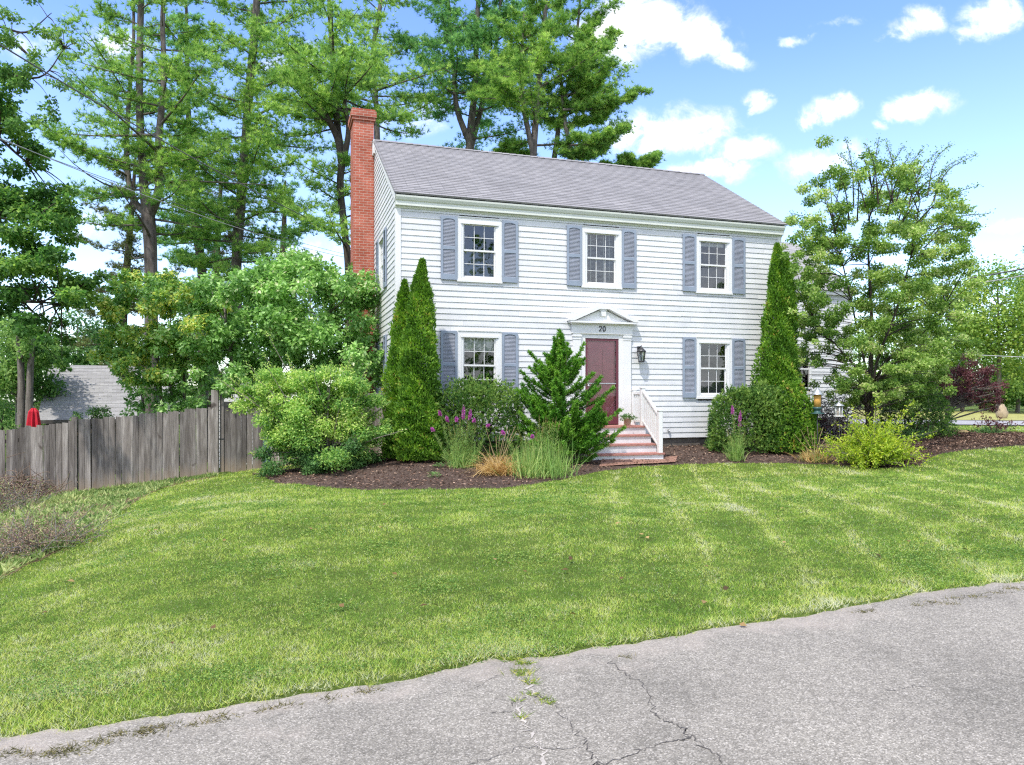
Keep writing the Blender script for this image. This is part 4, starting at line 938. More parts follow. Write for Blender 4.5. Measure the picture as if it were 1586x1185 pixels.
# ------------------------------------------------------------------ FENCES
def fence_run(name, label, cat, A, B, zt0, zt1, seed, pitch=.133, group=None, bottom=None, gap=None, back=True):
    """boards from A to B (xy), top height linear zt0..zt1"""
    rg = np.random.default_rng(seed); A = np.array(A, float); B = np.array(B, float); L = np.linalg.norm(B-A); t = (B-A)/L; rz = math.atan2(t[1], t[0])
    root = thing(name, label, cat, (A[0], A[1], g1(*A)), rz, group); z00 = g1(*A); n = int(L/pitch); s = Geo()
    gz = g(A[0]+t[0]*np.arange(n+1)*pitch, A[1]+t[1]*np.arange(n+1)*pitch)-z00
    for i in range(n):
        a = i*pitch; w = pitch-.003-.006*rg.random()*rg.random(); zt = zt0+(zt1-zt0)*a/L-z00+rg.normal()*.014; zb = gz[i]-.04+(rg.random()*.05) if bottom is None else bottom[0]+(bottom[1]-bottom[0])*a/L-z00+rg.normal()*.012
        dx = rg.normal()*.007; th = .02+rg.normal()*.004; lean = rg.normal()*.006; s.cr = float(np.clip(rg.normal()*.28+.5, 0, 1))
        y0 = -.012+rg.normal()*.005; c = .012
        p = [(a+dx, y0, zb), (a+w+dx, y0, zb), (a+w+dx+lean, y0, zt-c*rg.random()*2), (a+dx+lean, y0, zt)]
        q = [(x, y+th, z) for x, y, z in p]; h = [0, 0, 1., 1.]
        s.face(p, h); s.face(q[::-1], h[::-1])
        for k in range(4):
            k2 = (k+1) % 4; s.face([p[k], q[k], q[k2], p[k2]], [h[k], h[k], h[k2], h[k2]])
    s.build('board_panel', M['fence'], root)
    if back:
        for f in (.2, .8):
            s = Geo(); s.cr = .3; z0 = gz[0]+f*(zt0-z00-gz[0]); z1 = gz[-1]+f*(zt1-z00-gz[-1])
            s.prism_y([(0, z0), (L, z1), (L, z1+.09), (0, z0+.09)], .03, .07); s.build('rail', M['fence'], root)
    return root, t, z00
def post(root, a, z0, z1, w=.1, y=-.03, tone=.7):
    s = Geo(); s.cr = tone; s.box(a-w/2, a+w/2, y, y+w, z0, z1); return s.build('post', M['fence'], root)
FA = at(-70, 790, 17.25)[:2]; FM = at(121, 700, 17.88)[:2]; FB = at(331, 700, 18.65)[:2]
def ztop(py, d): return EYE-(py-CY)/F*d
r1, t, z0 = fence_run('board_fence', 'weathered grey board fence section at far left behind the brush pile', 'fence', FA, FM-.02*unit(FM-FA), ztop(673, 17.25), ztop(652, 17.88), 3, group='weathered grey board fence')
post(r1, np.linalg.norm(FM-FA)-.09, -.2+g1(*FM)-z0, ztop(646, 17.88)-z0, .12, .0, .55)
r2, t, z0 = fence_run('board_fence', 'weathered grey board fence section between the dark seam and the gate post', 'fence', FM+.03*t, FB, ztop(650, 17.88), ztop(630, 18.65), 4, group='weathered grey board fence')
post(r2, np.linalg.norm(FB-FM)+.0, -.2+g1(*FB)-z0, ztop(604, 18.65)-z0, .17, -.05, .9)
GA = at(341, 700, 18.75)[:2]; GB = at(415, 700, 18.9)[:2]; bz = (ztop(731, 18.75), ztop(735, 18.9))
r3, t, z0 = fence_run('garden_gate', 'grey board garden gate hanging ajar between the post and the yellow shrub', 'gate', GA, GB, ztop(621, 18.75), ztop(626, 18.9), 5, bottom=bz, group=None)
s = Geo(); s.cr = .5; s.box(.0, .1, -.035, -.013, ztop(731, 18.75)-z0, ztop(612, 18.75)-z0); s.build('gate_stile', M['fence'], r3)
s = Geo(); s.box(-.1, .1, -.045, -.035, .9, .925); s.build('latch', M['dark'], r3)
HA = at(420, 700, 18.85)[:2]; HB = hw(-.04, .55)[:2]
r4, t, z0 = fence_run('board_fence', 'grey board fence section running behind the yellow shrub to the house corner', 'fence', HA, HB, ztop(624, 18.85), ztop(606, 17.6), 6, group='weathered grey board fence')

# ------------------------------------------------------------------ SHRUBS AT THE HOUSE
def arborvitae(label, lobes, seed, n, name='arborvitae', group='arborvitae at the house corners'):
    """lobes: (x,y,z0,z1,rmax)"""
    rg = np.random.default_rng(seed); x, y, z0, z1, r = lobes[0]; root = thing(name, label, 'shrub', (x, y, z0), 0, group)
    T = Tubes(); PP = []; DD = []; RR = []
    for x, y, z0, z1, r in lobes:
        m = int(2.1*n*(z1-z0)*r); h = rg.random(m)**1.15; a = rg.random(m)*6.283
        prof = np.interp(h, [0, .1, .3, .5, .7, .85, .94, 1], [.8, .9, .92, .8, .6, .38, .18, .02])*r*.9
        lump = .5+.95*fbm(np.cos(a)*2.1+h*11+seed, np.sin(a)*2.1+h*9, seed, 3)
        rad = prof*lump*(1-.55*rg.random(m)**2.2)*(1+(rg.random(m) < .05)*.3*rg.random(m)); PP.append(np.c_[x+np.cos(a)*rad+.07*h*np.sin(h*4+seed), y+np.sin(a)*rad, z0+.06+h*(z1-z0)])
        DD.append(unit(np.c_[np.cos(a)*.55, np.sin(a)*.55, np.full(m, .85)]+rg.normal(size=(m, 3))*.42)); RR.append(.25+.9*(fbm(np.cos(a)*2+h*16, np.sin(a)*2+h*14+seed, seed+9, 2)-.25)+rg.normal(size=m)*.17)
        T.add([(x, y, z0-.1), (x, y, z0+(z1-z0)*.5), (x, y, z1-.1)], [.07, .04, .01], 6)
    P = np.concatenate(PP); D = np.concatenate(DD); k = len(P)
    leaves('foliage', P, D, rdir(rg, k), .05+.055*rg.random(k), .026+.018*rg.random(k), M['arbor'], root, np.concatenate(RR)); T.build('trunk', M['bark_dk'], root)
def lob(px, d, ptop, r, pb=None): x, y, z = gp(px, d); return (x, y, z, EYE-(ptop-CY)/F*d, r)
arborvitae('tall pointed arborvitae at the left house corner, the higher of the pair', [lob(651, 16.55, 408, .54), lob(640, 16.3, 580, .46), lob(662, 16.3, 620, .42)], 3, 5200)
arborvitae('pointed arborvitae at the left house corner, the lower one partly behind the taller', [lob(622, 16.85, 440, .45), lob(613, 16.7, 600, .34)], 4, 5200)
arborvitae('bright tall arborvitae at the right house corner behind the clipped hedge', [lob(1202, 19.45, 383, .66), lob(1215, 19.5, 397, .45), lob(1206, 19.3, 520, .6), lob(1212, 19.2, 570, .6)], 5, 4300)
def yew(label, c, rx, ry, h, seed, n, mat='yew', name='yew_shrub', group='clipped yews in the front bed', sq=3.0, L=.085, W=.022, up=.35, shag=.12):
    rg = np.random.default_rng(seed); x, y, z = c; root = thing(name, label, 'shrub', c, 0, group)
    d = rdir(rg, n); d[:, 2] = np.abs(d[:, 2])*1.0; d = unit(d); k = (np.abs(d)**sq).sum(1)**(-1/sq); lum = .8+.38*fbm(d[:, 0]*3+seed, d[:, 1]*2.4+d[:, 2]*3, seed, 3)
    rad = k*lum*(1-.32*rg.random(n)**2); P = np.c_[x+d[:, 0]*rad*rx, y+d[:, 1]*rad*ry, z+.05+d[:, 2]*rad*h]
    D = unit(d*.7+rg.normal(size=(n, 3))*.55+[0, 0, up]); P = P+D*(shag*rg.random((n, 1))**4)
    tn = fbm(d[:, 0]*6+seed, d[:, 1]*5+d[:, 2]*6, seed+4, 2)
    idx = np.repeat(np.arange(n), 4); D2 = unit(D[idx]+rdir(rg, n*4)*.55)
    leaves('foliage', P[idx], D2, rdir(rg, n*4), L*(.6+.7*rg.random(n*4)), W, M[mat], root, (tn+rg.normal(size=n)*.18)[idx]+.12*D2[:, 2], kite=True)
    T = Tubes()
    for i in range(9): T.add([(x+rg.normal()*.1, y+rg.normal()*.1, z-.05), (x+rg.normal()*.3*rx, y+rg.normal()*.3*ry, z+.4*h), (x+rg.normal()*.6*rx, y+rg.normal()*.4*ry, z+.8*h)], [.03, .02, .008], 5)
    T.build('stems', M['bark_dk'], root)
yew('dark green shaggy yew under the lower left window', gp(742, 16.75), 1.0, .62, 1.72, 11, 6500, shag=.28)
yew('clipped dark green yew hedge at the right corner of the house front', gp(1162, 18.85), 1.05, .55, 1.62, 12, 7500, mat='yew', sq=3.6)
yew('rounded bright green bush against the right end of the dark clipped hedge', gp(1224, 18.8), .64, .58, 1.74, 14, 5200, mat='arbor', sq=2.5, name='rounded_shrub', group=None, L=.07, W=.028)
yew('dark yew bush in the shade under the hawthorn tree', gp(1418, 22), .95, .7, 1.35, 13, 3500)
# tiered, spiky yew by the steps
def spiky():
    rg = np.random.default_rng(15); c = gp(876, 16.5); root = thing('spreading_yew', 'bright green spiky yew spreading in front of the door beside the steps', 'shrub', c); T = Tubes(); PP = []; DD = []; TT = []
    d0 = c[1]
    def br(p, e, w=.3):
        p = np.array(p); e = np.array(e); l = np.linalg.norm(e-p); mid = (p+e)/2+np.array([0, 0, -.10*l])
        B = smooth_path([p, mid, e], 4); m = len(B); T.add(B, np.linspace(.008+.01*l, .004, m), 4); dr = unit(e-p); side = unit(np.cross(dr, [0, 0, 1.])); tone = rg.random()
        k = int(60*l)+8; s = .12+.88*rg.random(k)**.75; f = s*(m-1); i = np.minimum(f.astype(int), m-2); Q = B[i]*(1-(f-i))[:, None]+B[i+1]*(f-i)[:, None]
        sg = rg.choice([-1, 1], k)[:, None]; tl = (.85*w*(.22+.9*(1-s))*(.5+.7*rg.random(k)))[:, None]*min(1, l); td = unit(dr*.9+side*sg*.75+rg.normal(size=(k, 3))*.28+[0, 0, .18])
        nn = 9
        for j in range(nn):
            e_ = (j+.5)/nn; PP.append(Q+td*tl*e_); ln = unit(td*.6+np.cross(td, unit(rg.normal(size=3)))*rg.choice([-1, 1])*.9+rg.normal(size=td.shape)*.15); DD.append(ln); TT.append(np.full(k, .18+.5*tone+.25*e_))
    trunkx = [(c[0], c[1], c[2]), (c[0]-.05, c[1], 1.2), at(868, 575, d0+.1), at(868, 545, d0+.1)]
    T.add(trunkx, [.05, .04, .015, .004], 6)
    for i in range(80):      # leader tier
        h = rg.random(); z = 1.35+1.5*h; a = rg.random()*6.28; l = (.85*(1-h)**.8+.14)*(.7+.5*rg.random()); p = np.array([c[0]-.08, c[1]+.1, z-.25]); br(p, p+np.array([math.cos(a)*l, math.sin(a)*l*.8, .55*l+.1]), .24)
    for i in range(105):     # broad skirt
        h = rg.random()**.8; z = .25+1.15*h; a = rg.random()*6.28; l = ((.85+.5*h) if math.cos(a) > 0 else 1.3)*(.55+.5*rg.random())*(1-.3*h); p = np.array([c[0]+.05, c[1], z*.75]); br(p, p+np.array([math.cos(a)*l, math.sin(a)*l*.68, (.05+.42*rg.random())*l+.25*z]), .36)
    for k in range(26): e = at(866+rg.normal()*10*(k/26+.2), 512+k*2.2, d0+.1+rg.normal()*.08); br(e-np.array([rg.normal()*.12, rg.normal()*.1, .5]), e, .16)
    for px, py in ((966, 662), (950, 600), (950, 682), (930, 585), (962, 634), (905, 532), (820, 545), (806, 575), (800, 612), (806, 640), (815, 665)):
        e = at(px, py, d0-.15+.3*rg.random()); br(np.array([c[0]+(e[0]-c[0])*.25, c[1], max(.4, e[2]-.5)]), e, .3)
    P = np.concatenate(PP); D = np.concatenate(DD); t = np.concatenate(TT); n = len(P); print('spiky', n)
    leaves('foliage', P, D, unit(rdir(rg, n)+[0, 0, 1.]), .05+.04*rg.random(n), .017, M['fir'], root, t+rg.normal(size=n)*.15); T.build('stems', M['bark_dk'], root)
spiky()
# ------------------------------------------------------------------ shoot-based shrubs
def shooty(name, label, c, nsh, ln, seed, mat, per, L, W, spread, bend, cat='shrub', group=None, stem='bark_gr', r=.012, t0=.3, ry=1., extra=None, rb=.15, side=(0, 0, 0), stemn='stems', mat2=None, keep2=None):
    rg = np.random.default_rng(seed); root = thing(name, label, cat, c, 0, group); a = rg.random(nsh)*6.283; e = rg.random(nsh)**.7
    Dd = unit(np.c_[np.cos(a)*e*spread, np.sin(a)*e*spread*ry, 1.15-.75*e*spread*.8]+np.array(side)); B = np.array(c)+np.c_[rg.normal(size=(nsh, 2))*rb, np.zeros(nsh)]
    Ls = ln*(.5+.55*rg.random(nsh)); S = shoots(rg, B, Dd, Ls, bend, 7)
    if extra is not None:
        for p, q, b in extra:
            p = np.array(p); q = np.array(q); t = np.linspace(0, 1, 8)[:, None]; S = np.concatenate([S, (p+(q-p)*t+np.array([0, 0, b])*4*t*(1-t)*.25)[None]])
    S[..., 2] = np.maximum(S[..., 2], c[2]+.04)
    P, D, T_, t, ix = shoot_leaves(rg, S, per, t0, .9); n = len(P); P = P+rg.normal(size=(n, 3))*.03
    tn = rg.random(len(S))[ix]; rnd = .2+.45*t+(tn-.5)*.3+rg.normal(size=n)*.18; Nn = unit(rdir(rg, n)*.8+[0, 0, .9]); LL = L*(.6+.8*rg.random(n))
    if mat2:
        k2 = keep2(P, t, rg); leaves('foliage', P[~k2], D[~k2], Nn[~k2], LL[~k2], W*(.7+.6*rg.random((~k2).sum())), M[mat], root, rnd[~k2])
        leaves('foliage', P[k2], D[k2], Nn[k2], LL[k2], W*(.7+.6*rg.random(k2.sum())), M[mat2], root, rnd[k2])
    else: leaves('foliage', P, D, Nn, LL, W*(.7+.6*rg.random(n)), M[mat], root, rnd)
    stems_mesh(stemn, S[::2] if nsh > 200 else S, r, M[stem], root); return root
# variegated shrub in front of the gate
def variegated():
    rg = np.random.default_rng(21); c = on(500, 735); c[1] += .5; c[2] = g1(c[0], c[1]); root = thing('variegated_shrub', 'broad pale yellow and green shrub between the gate and the arborvitae', 'shrub', c); d = c[1]
    cl = []
    def add(px, py, r, j=.4, dd=0): cl.append((*at(px, py, d+dd+rg.normal()*j), r/F*d))
    for px, py, r in ((455, 615, 40), (500, 592, 38), (545, 612, 40), (410, 600, 28), (470, 640, 48), (520, 640, 52), (565, 650, 34), (440, 655, 42), (500, 680, 52), (555, 690, 36), (425, 672, 26), (400, 610, 20), (590, 668, 18), (535, 590, 26), (385, 606, 14), (430, 582, 18), (450, 690, 36), (440, 612, 34), (475, 600, 34), (430, 632, 32), (525, 602, 34), (560, 632, 30), (490, 618, 40), (460, 588, 22)):
        for k in range(5): add(px+rg.normal()*r*.5, py+rg.normal()*r*.45, r*.5)
    n1 = len(cl)
    for px, py, r in ((450, 705, 34), (420, 722, 26), (480, 715, 36), (520, 712, 32), (550, 705, 26), (430, 735, 16), (565, 700, 22), (500, 728, 22)):
        for k in range(3): add(px+rg.normal()*r*.4, py+rg.normal()*r*.3, r*.62, .3, -.15)
    cl = np.array(cl); tips = []
    leafy('foliage', rg, cl[:n1, :3], cl[:n1, 3], 440, .06, .034, M['varieg'], root, .6, .05, .22); leafy('foliage', rg, cl[n1:, :3], cl[n1:, 3], 560, .06, .036, M['varieg_g'], root, .7, .2, .2)
    T = Tubes(); B = np.tile(c, (70, 1)); e = cl[rg.integers(0, len(cl), 70), :3]+rg.normal(size=(70, 3))*.12
    S = []
    for q in e:
        b = c+np.r_[rg.normal(size=2)*.15, 0]; mid = (b+q)/2+np.array([0, 0, .18]); p = smooth_path([b, mid, q, q+(q-mid)*.35], 3); T.add(p, np.linspace(.02, .004, len(p)), 4); S.append(p)
    S = np.array(S); P, D, T_, t, ix = shoot_leaves(rg, S, 40, .62, .8); leaves('foliage', P+rg.normal(size=P.shape)*.02, D, unit(rdir(rg, len(P))+[0, 0, .8]), .05, .026, M['varieg'], root, .5+.4*(t-.6)+rg.normal(size=len(P))*.2)
    T.build('stems', M['bark_gr'], root)
variegated()
c = on(1372, 726); c[1] += .55; c[2] = g1(c[0], c[1]); dS = c[1]
ex_ = [((c[0]+(at(px, py, dS)[0]-c[0])*.3, c[1]+.1*np.sin(px), c[2]+.5), at(px, py, dS+.3*np.sin(px*3)), .1) for px, py in ((1357, 612), (1362, 625), (1412, 620), (1405, 630), (1425, 640), (1318, 628), (1310, 640), (1325, 655), (1452, 668), (1445, 676), (1345, 640), (1385, 640), (1398, 645))]
shooty('lime_green_shrub', 'lime green shrub with long upright shoots at the front edge of the right bed', c, 380, 1.42, 22, 'spirea', 44, .06, .03, 1.0, .34, r=.009, extra=ex_, t0=.25)
# ------------------------------------------------------------------ flowers and grasses in the bed
def blades(name, rg, c, n, L, W, spread, bend, mat, root, ry=.8, rb=.08, rise=.9, kite_seg=4):
    a = rg.random(n)*6.283; e = rg.random(n)**.6*spread; Dd = unit(np.c_[np.cos(a)*e, np.sin(a)*e*ry, np.full(n, rise)]); B = np.array(c)+np.c_[rg.normal(size=(n, 2))*rb, np.zeros(n)]
    S = shoots(rg, B, Dd, L*(.55+.55*rg.random(n)), bend, kite_seg); S[..., 2] = np.maximum(S[..., 2], c[2]+.015)
    side = unit(np.cross(Dd, [0, 0, 1.]+rg.normal(size=(n, 3))*.3))[:, None, :]; w = (W*np.array([.8, 1, .85, .55, .08])[:kite_seg+1])[None, :, None]
    V = np.stack([S-side*w/2, S+side*w/2], 2).reshape(n, -1, 3); m = kite_seg+1; i = np.arange(n)[:, None, None]*2*m+np.arange(kite_seg)[None, :, None]*2; Fc = (i+np.array([0, 1, 3, 2])).reshape(-1, 4)
    return np_mesh(name, V.reshape(-1, 3), Fc, M[mat], root, {'rnd': np.clip(np.repeat(.5+rg.normal(size=n)*.22, kite_seg), 0, 1)})
def spike(name, root, rg, b, tip, l0, mat, n=90, r=.022):
    b = np.array(b); tip = np.array(tip); t = rg.random(n); P = tip+(b-tip)*0+(b-tip)/np.linalg.norm(b-tip)*(l0*t)[:, None]; d = unit(rdir(rg, n)*[1, 1, .5]+[0, 0, .25]); rr = r*np.clip(.35+t*1.5, 0, 1)
    return leaves(name, P+d*rr[:, None]*.3, d, rdir(rg, n), rr*1.6, rr*.8, M[mat], root, rg.random(n))
def liatris(label, px, py, r, tips, seed, nb, L, mat='strap', W=.012, group='blazing star clumps in the front bed', dep=None):
    rg = np.random.default_rng(seed); c = on(px, py-6) if dep is None else gp(px, dep); print('liatris', c); root = thing('blazing_star', label, 'flower', c, 0, group); d = c[1]
    blades('leaves', rg, c, nb, L, W, .62, .42, mat, root, .8, r); blades('leaves', rg, c+[0, 0, .0], nb//2, L*1.15, W*.8, .22, .1, mat, root, .8, r*1.1)
    T = Tubes(); PP = []; DD = []
    for q in tips:
        tx, ty, k = q[:3]; dd = d+rg.normal()*.12; tip = at(tx, ty, dd); b = c+np.array([(tip[0]-c[0])*.45, rg.normal()*r, 0]); mid = (b+tip)/2+np.array([(b[0]-tip[0])*.08, 0, .03]); p = smooth_path([b, mid, tip], 4); T.add(p, np.linspace(.006, .004, len(p)), 4)
        n = 120; t = .12+.7*rg.random(n); f = t*(len(p)-1); i = np.minimum(f.astype(int), len(p)-2); Q = p[i]*(1-(f-i))[:, None]+p[i+1]*(f-i)[:, None]; PP.append(Q); DD.append((unit(rdir(rg, n)*[1, 1, .4]+[0, 0, .75]), t))
        if k: spike('flower_spike', root, rg, p[-2], tip, k*1.5, 'liat', 170, .025)
        else: spike('seed_spike', root, rg, p[-2], tip, .3, 'spent', 80, .012)
    P = np.concatenate(PP); D = np.concatenate([x for x, _ in DD]); t = np.concatenate([y for _, y in DD]); leaves('leaves', P, D, rdir(rg, len(P)), .15*(1.15-t), .008, M[mat], root, .45+rg.normal(size=len(P))*.2); T.build('stems', M['spent'], root)
liatris('blazing star clump with the most magenta spikes, left of the straw tuft', 716, 731, .13, [(718, 628, .2), (729, 634, .15), (691, 644, .1), (680, 636, .08), (668, 662, .06), (707, 645, .08), (735, 648, .06), (702, 655, 0), (725, 648, 0), (712, 640, 0), (739, 652, 0), (711, 656, 0), (694, 660, 0), (757, 657, .04), (698, 668, 0)], 31, 300, .62)
liatris('wide green blazing star clump with tall bare stalks right of the straw tuft', 838, 744, .26, [(835, 642, 0), (846, 642, 0), (842, 649, 0), (857, 647, 0), (862, 645, 0), (868, 649, 0), (852, 652, 0), (830, 660, 0), (816, 672, 0), (824, 673, .05), (777, 667, .06), (802, 664, 0), (811, 666, 0), (870, 690, 0), (840, 655, 0), (849, 646, 0)], 32, 900, .72, W=.013)
liatris('small blazing star clump with two magenta spikes before the right hedge', 1140, 710, .07, [(1134, 628, .14), (1147, 636, .2), (1146, 655, .06), (1138, 650, 0), (1126, 664, 0), (1154, 665, 0), (1131, 670, 0)], 33, 220, .55, dep=17.6)
def straw(label, px, py, n, L, seed, spread, bend, r, mats=('straw',), tips=(), group='dry ornamental grass tufts'):
    rg = np.random.default_rng(seed); c = on(px, py); root = thing('dry_grass_tuft', label, 'grass tuft', c, 0, group)
    for k, m in enumerate(mats): blades('blades', rg, c, n if k == 0 else n//2, L*(1 if k == 0 else .85), .012, spread, bend, m, root, .8, r)
    T = Tubes()
    for tx, ty in tips:
        tip = at(tx, ty, c[1]+rg.normal()*.1); p = smooth_path([c+np.r_[rg.normal(size=2)*r, 0], (c+tip)/2+[0, 0, .05], tip], 4); T.add(p, np.linspace(.005, .004, len(p)), 4)
    if tips: T.build('stalks', M['straw2'], root)
M['straw2'] = plain('straw_stalk', (.42, .31, .17), .8, .25, 30, 0)
straw('collapsed golden straw tuft between two green blazing star clumps', 772, 736, 440, .98, 35, 1.3, .55, .16, ('straw',), [(790, 665), (782, 672), (775, 668), (798, 660), (752, 660), (768, 676), (760, 690), (792, 672), (786, 662), (805, 690), (748, 690), (742, 700), (757, 705), (800, 668), (779, 680)])
straw('pale green and straw grass tuft before the bird feeders in the right bed', 1262, 716, 260, .55, 36, .85, .4, .17, ('straw', 'weed'), [(1262, 668), (1250, 660), (1240, 665), (1275, 662), (1282, 670), (1230, 672), (1256, 670), (1248, 678), (1270, 680), (1292, 682)])
def small_weed(px, py, s, seed, mat='varieg_g', label='', cat='weed', r=.12):
    rg = np.random.default_rng(seed); c = on(px, py); root = thing('weed', label, cat, c, 0, 'small weeds in the mulch'); n = int(50*s); a = rg.random(n)*6.28; rad = r*rg.random(n)**.6*s
    P = np.c_[c[0]+np.cos(a)*rad, c[1]+np.sin(a)*rad, c[2]+.04+.09*s*rg.random(n)]; leaves('foliage', P, unit(np.c_[np.cos(a), np.sin(a), rg.random(n)*.8]), unit(rdir(rg, n)*.5+[0, 0, 1.]), .06*s, .035*s, M[mat], root, .4+.5*rg.random(n))
small_weed(680, 727, .9, 1, label='pale weed in the mulch between the arborvitae and the blazing star')
small_weed(673, 742, 1., 2, label='flat pale weed near the front edge of the left mulch')
small_weed(888, 722, .8, 3, label='small weed at the foot of the spiky yew')
small_weed(1479, 668, .7, 5, mat='plum', label='tiny dark seedling on the mulch mound')
# ------------------------------------------------------------------ LILACS
def clumps(rg, spec, d, jit, k=3, q=.6, sp=.45):
    C = []; Rr = []
    for px, py, r in spec:
        for _ in range(k): C.append(at(px+rg.normal()*r*sp, py+rg.normal()*r*sp*.9, d+rg.normal()*jit)); Rr.append(r*q/F*d)
    return np.array(C), np.array(Rr)
rg = np.random.default_rng(40)
C, Rr = clumps(rg, [(340, 470, 40), (385, 440, 42), (430, 430, 42), (475, 440, 44), (520, 455, 42), (555, 480, 36), (575, 510, 26), (380, 490, 45), (430, 490, 50), (480, 500, 50), (530, 520, 42), (400, 540, 46), (450, 545, 46), (500, 555, 44), (550, 560, 38), (360, 540, 38), (345, 585, 34), (575, 555, 26), (585, 580, 16), (410, 585, 34), (340, 520, 34), (455, 412, 22), (410, 415, 22), (560, 455, 22), (480, 420, 26), (430, 418, 24), (520, 430, 26)], 19.9, .75, 7, .42, .6)
b0 = gp(450, 20.2)
decid('lilac_bush', 'large dense green lilac bush in front of the brick chimney', b0, [([b0, b0+[-.3, 0, 1.2], at(430, 520, 20.2), at(410, 460, 20)], [.09, .07, .05, .02]), ([b0+[.4, .1, 0], b0+[.7, 0, 1.3], at(500, 530, 20.2), at(515, 470, 20)], [.09, .06, .04, .02]), ([b0+[-1.2, .1, 0], b0+[-1.3, 0, 1.5], at(360, 560, 20.2), at(350, 500, 20)], [.08, .06, .04, .02])], C, Rr, 190, .115, .08, 'lilac', 'bark_gr', 41, .1, 'shrub', 'lilacs behind the fence', .8, .35, .2, 60)
C, Rr = clumps(rg, [(190, 480, 32), (225, 455, 32), (265, 470, 34), (300, 480, 32), (205, 520, 30), (250, 525, 34), (290, 530, 34), (185, 560, 24), (235, 570, 26), (280, 585, 30), (310, 570, 24), (200, 590, 20), (255, 610, 24), (300, 615, 20), (180, 510, 16), (225, 600, 14), (210, 445, 22), (250, 445, 24), (290, 450, 22), (170, 475, 20), (165, 530, 18), (325, 500, 24), (320, 540, 24), (240, 545, 26), (270, 560, 26), (210, 625, 18), (245, 635, 18), (285, 632, 18), (315, 605, 18), (190, 555, 22)], 20.3, .6, 6, .44, .6)
b0 = gp(265, 20.6); k = np.array([(c[0]-at(245, 500, 20.3)[0])**2+(c[2]-at(245, 500, 20.3)[2])**2 for c in C]); ky = (k < 3.4) & (rg.random(len(C)) < .8)
root = decid('lilac_bush', 'yellowing open lilac bush over the left fence', b0, [([b0, b0+[-.2, 0, 1.3], at(245, 560, 20.5), at(235, 480, 20.3)], [.06, .05, .035, .015]), ([b0+[.3, .1, 0], b0+[.4, 0, 1.4], at(285, 560, 20.5), at(290, 490, 20.3)], [.06, .05, .035, .015]), ([b0+[.0, .2, 0], b0+[.1, 0, 1.4], at(262, 570, 20.5), at(265, 480, 20.3)], [.05, .04, .03, .015]), ([b0+[-.5, .1, 0], b0+[-.7, 0, 1.2], at(215, 570, 20.5), at(200, 520, 20.3)], [.05, .04, .03, .012])], C, Rr, 85, .115, .075, 'lilac', 'bark_gr', 42, .1, 'shrub', 'lilacs behind the fence', .8, .4, .25, 40)
leafy('crown', rg, C[ky], Rr[ky], 120, .11, .07, M['lilac_y'], root, .8, .5, .3)
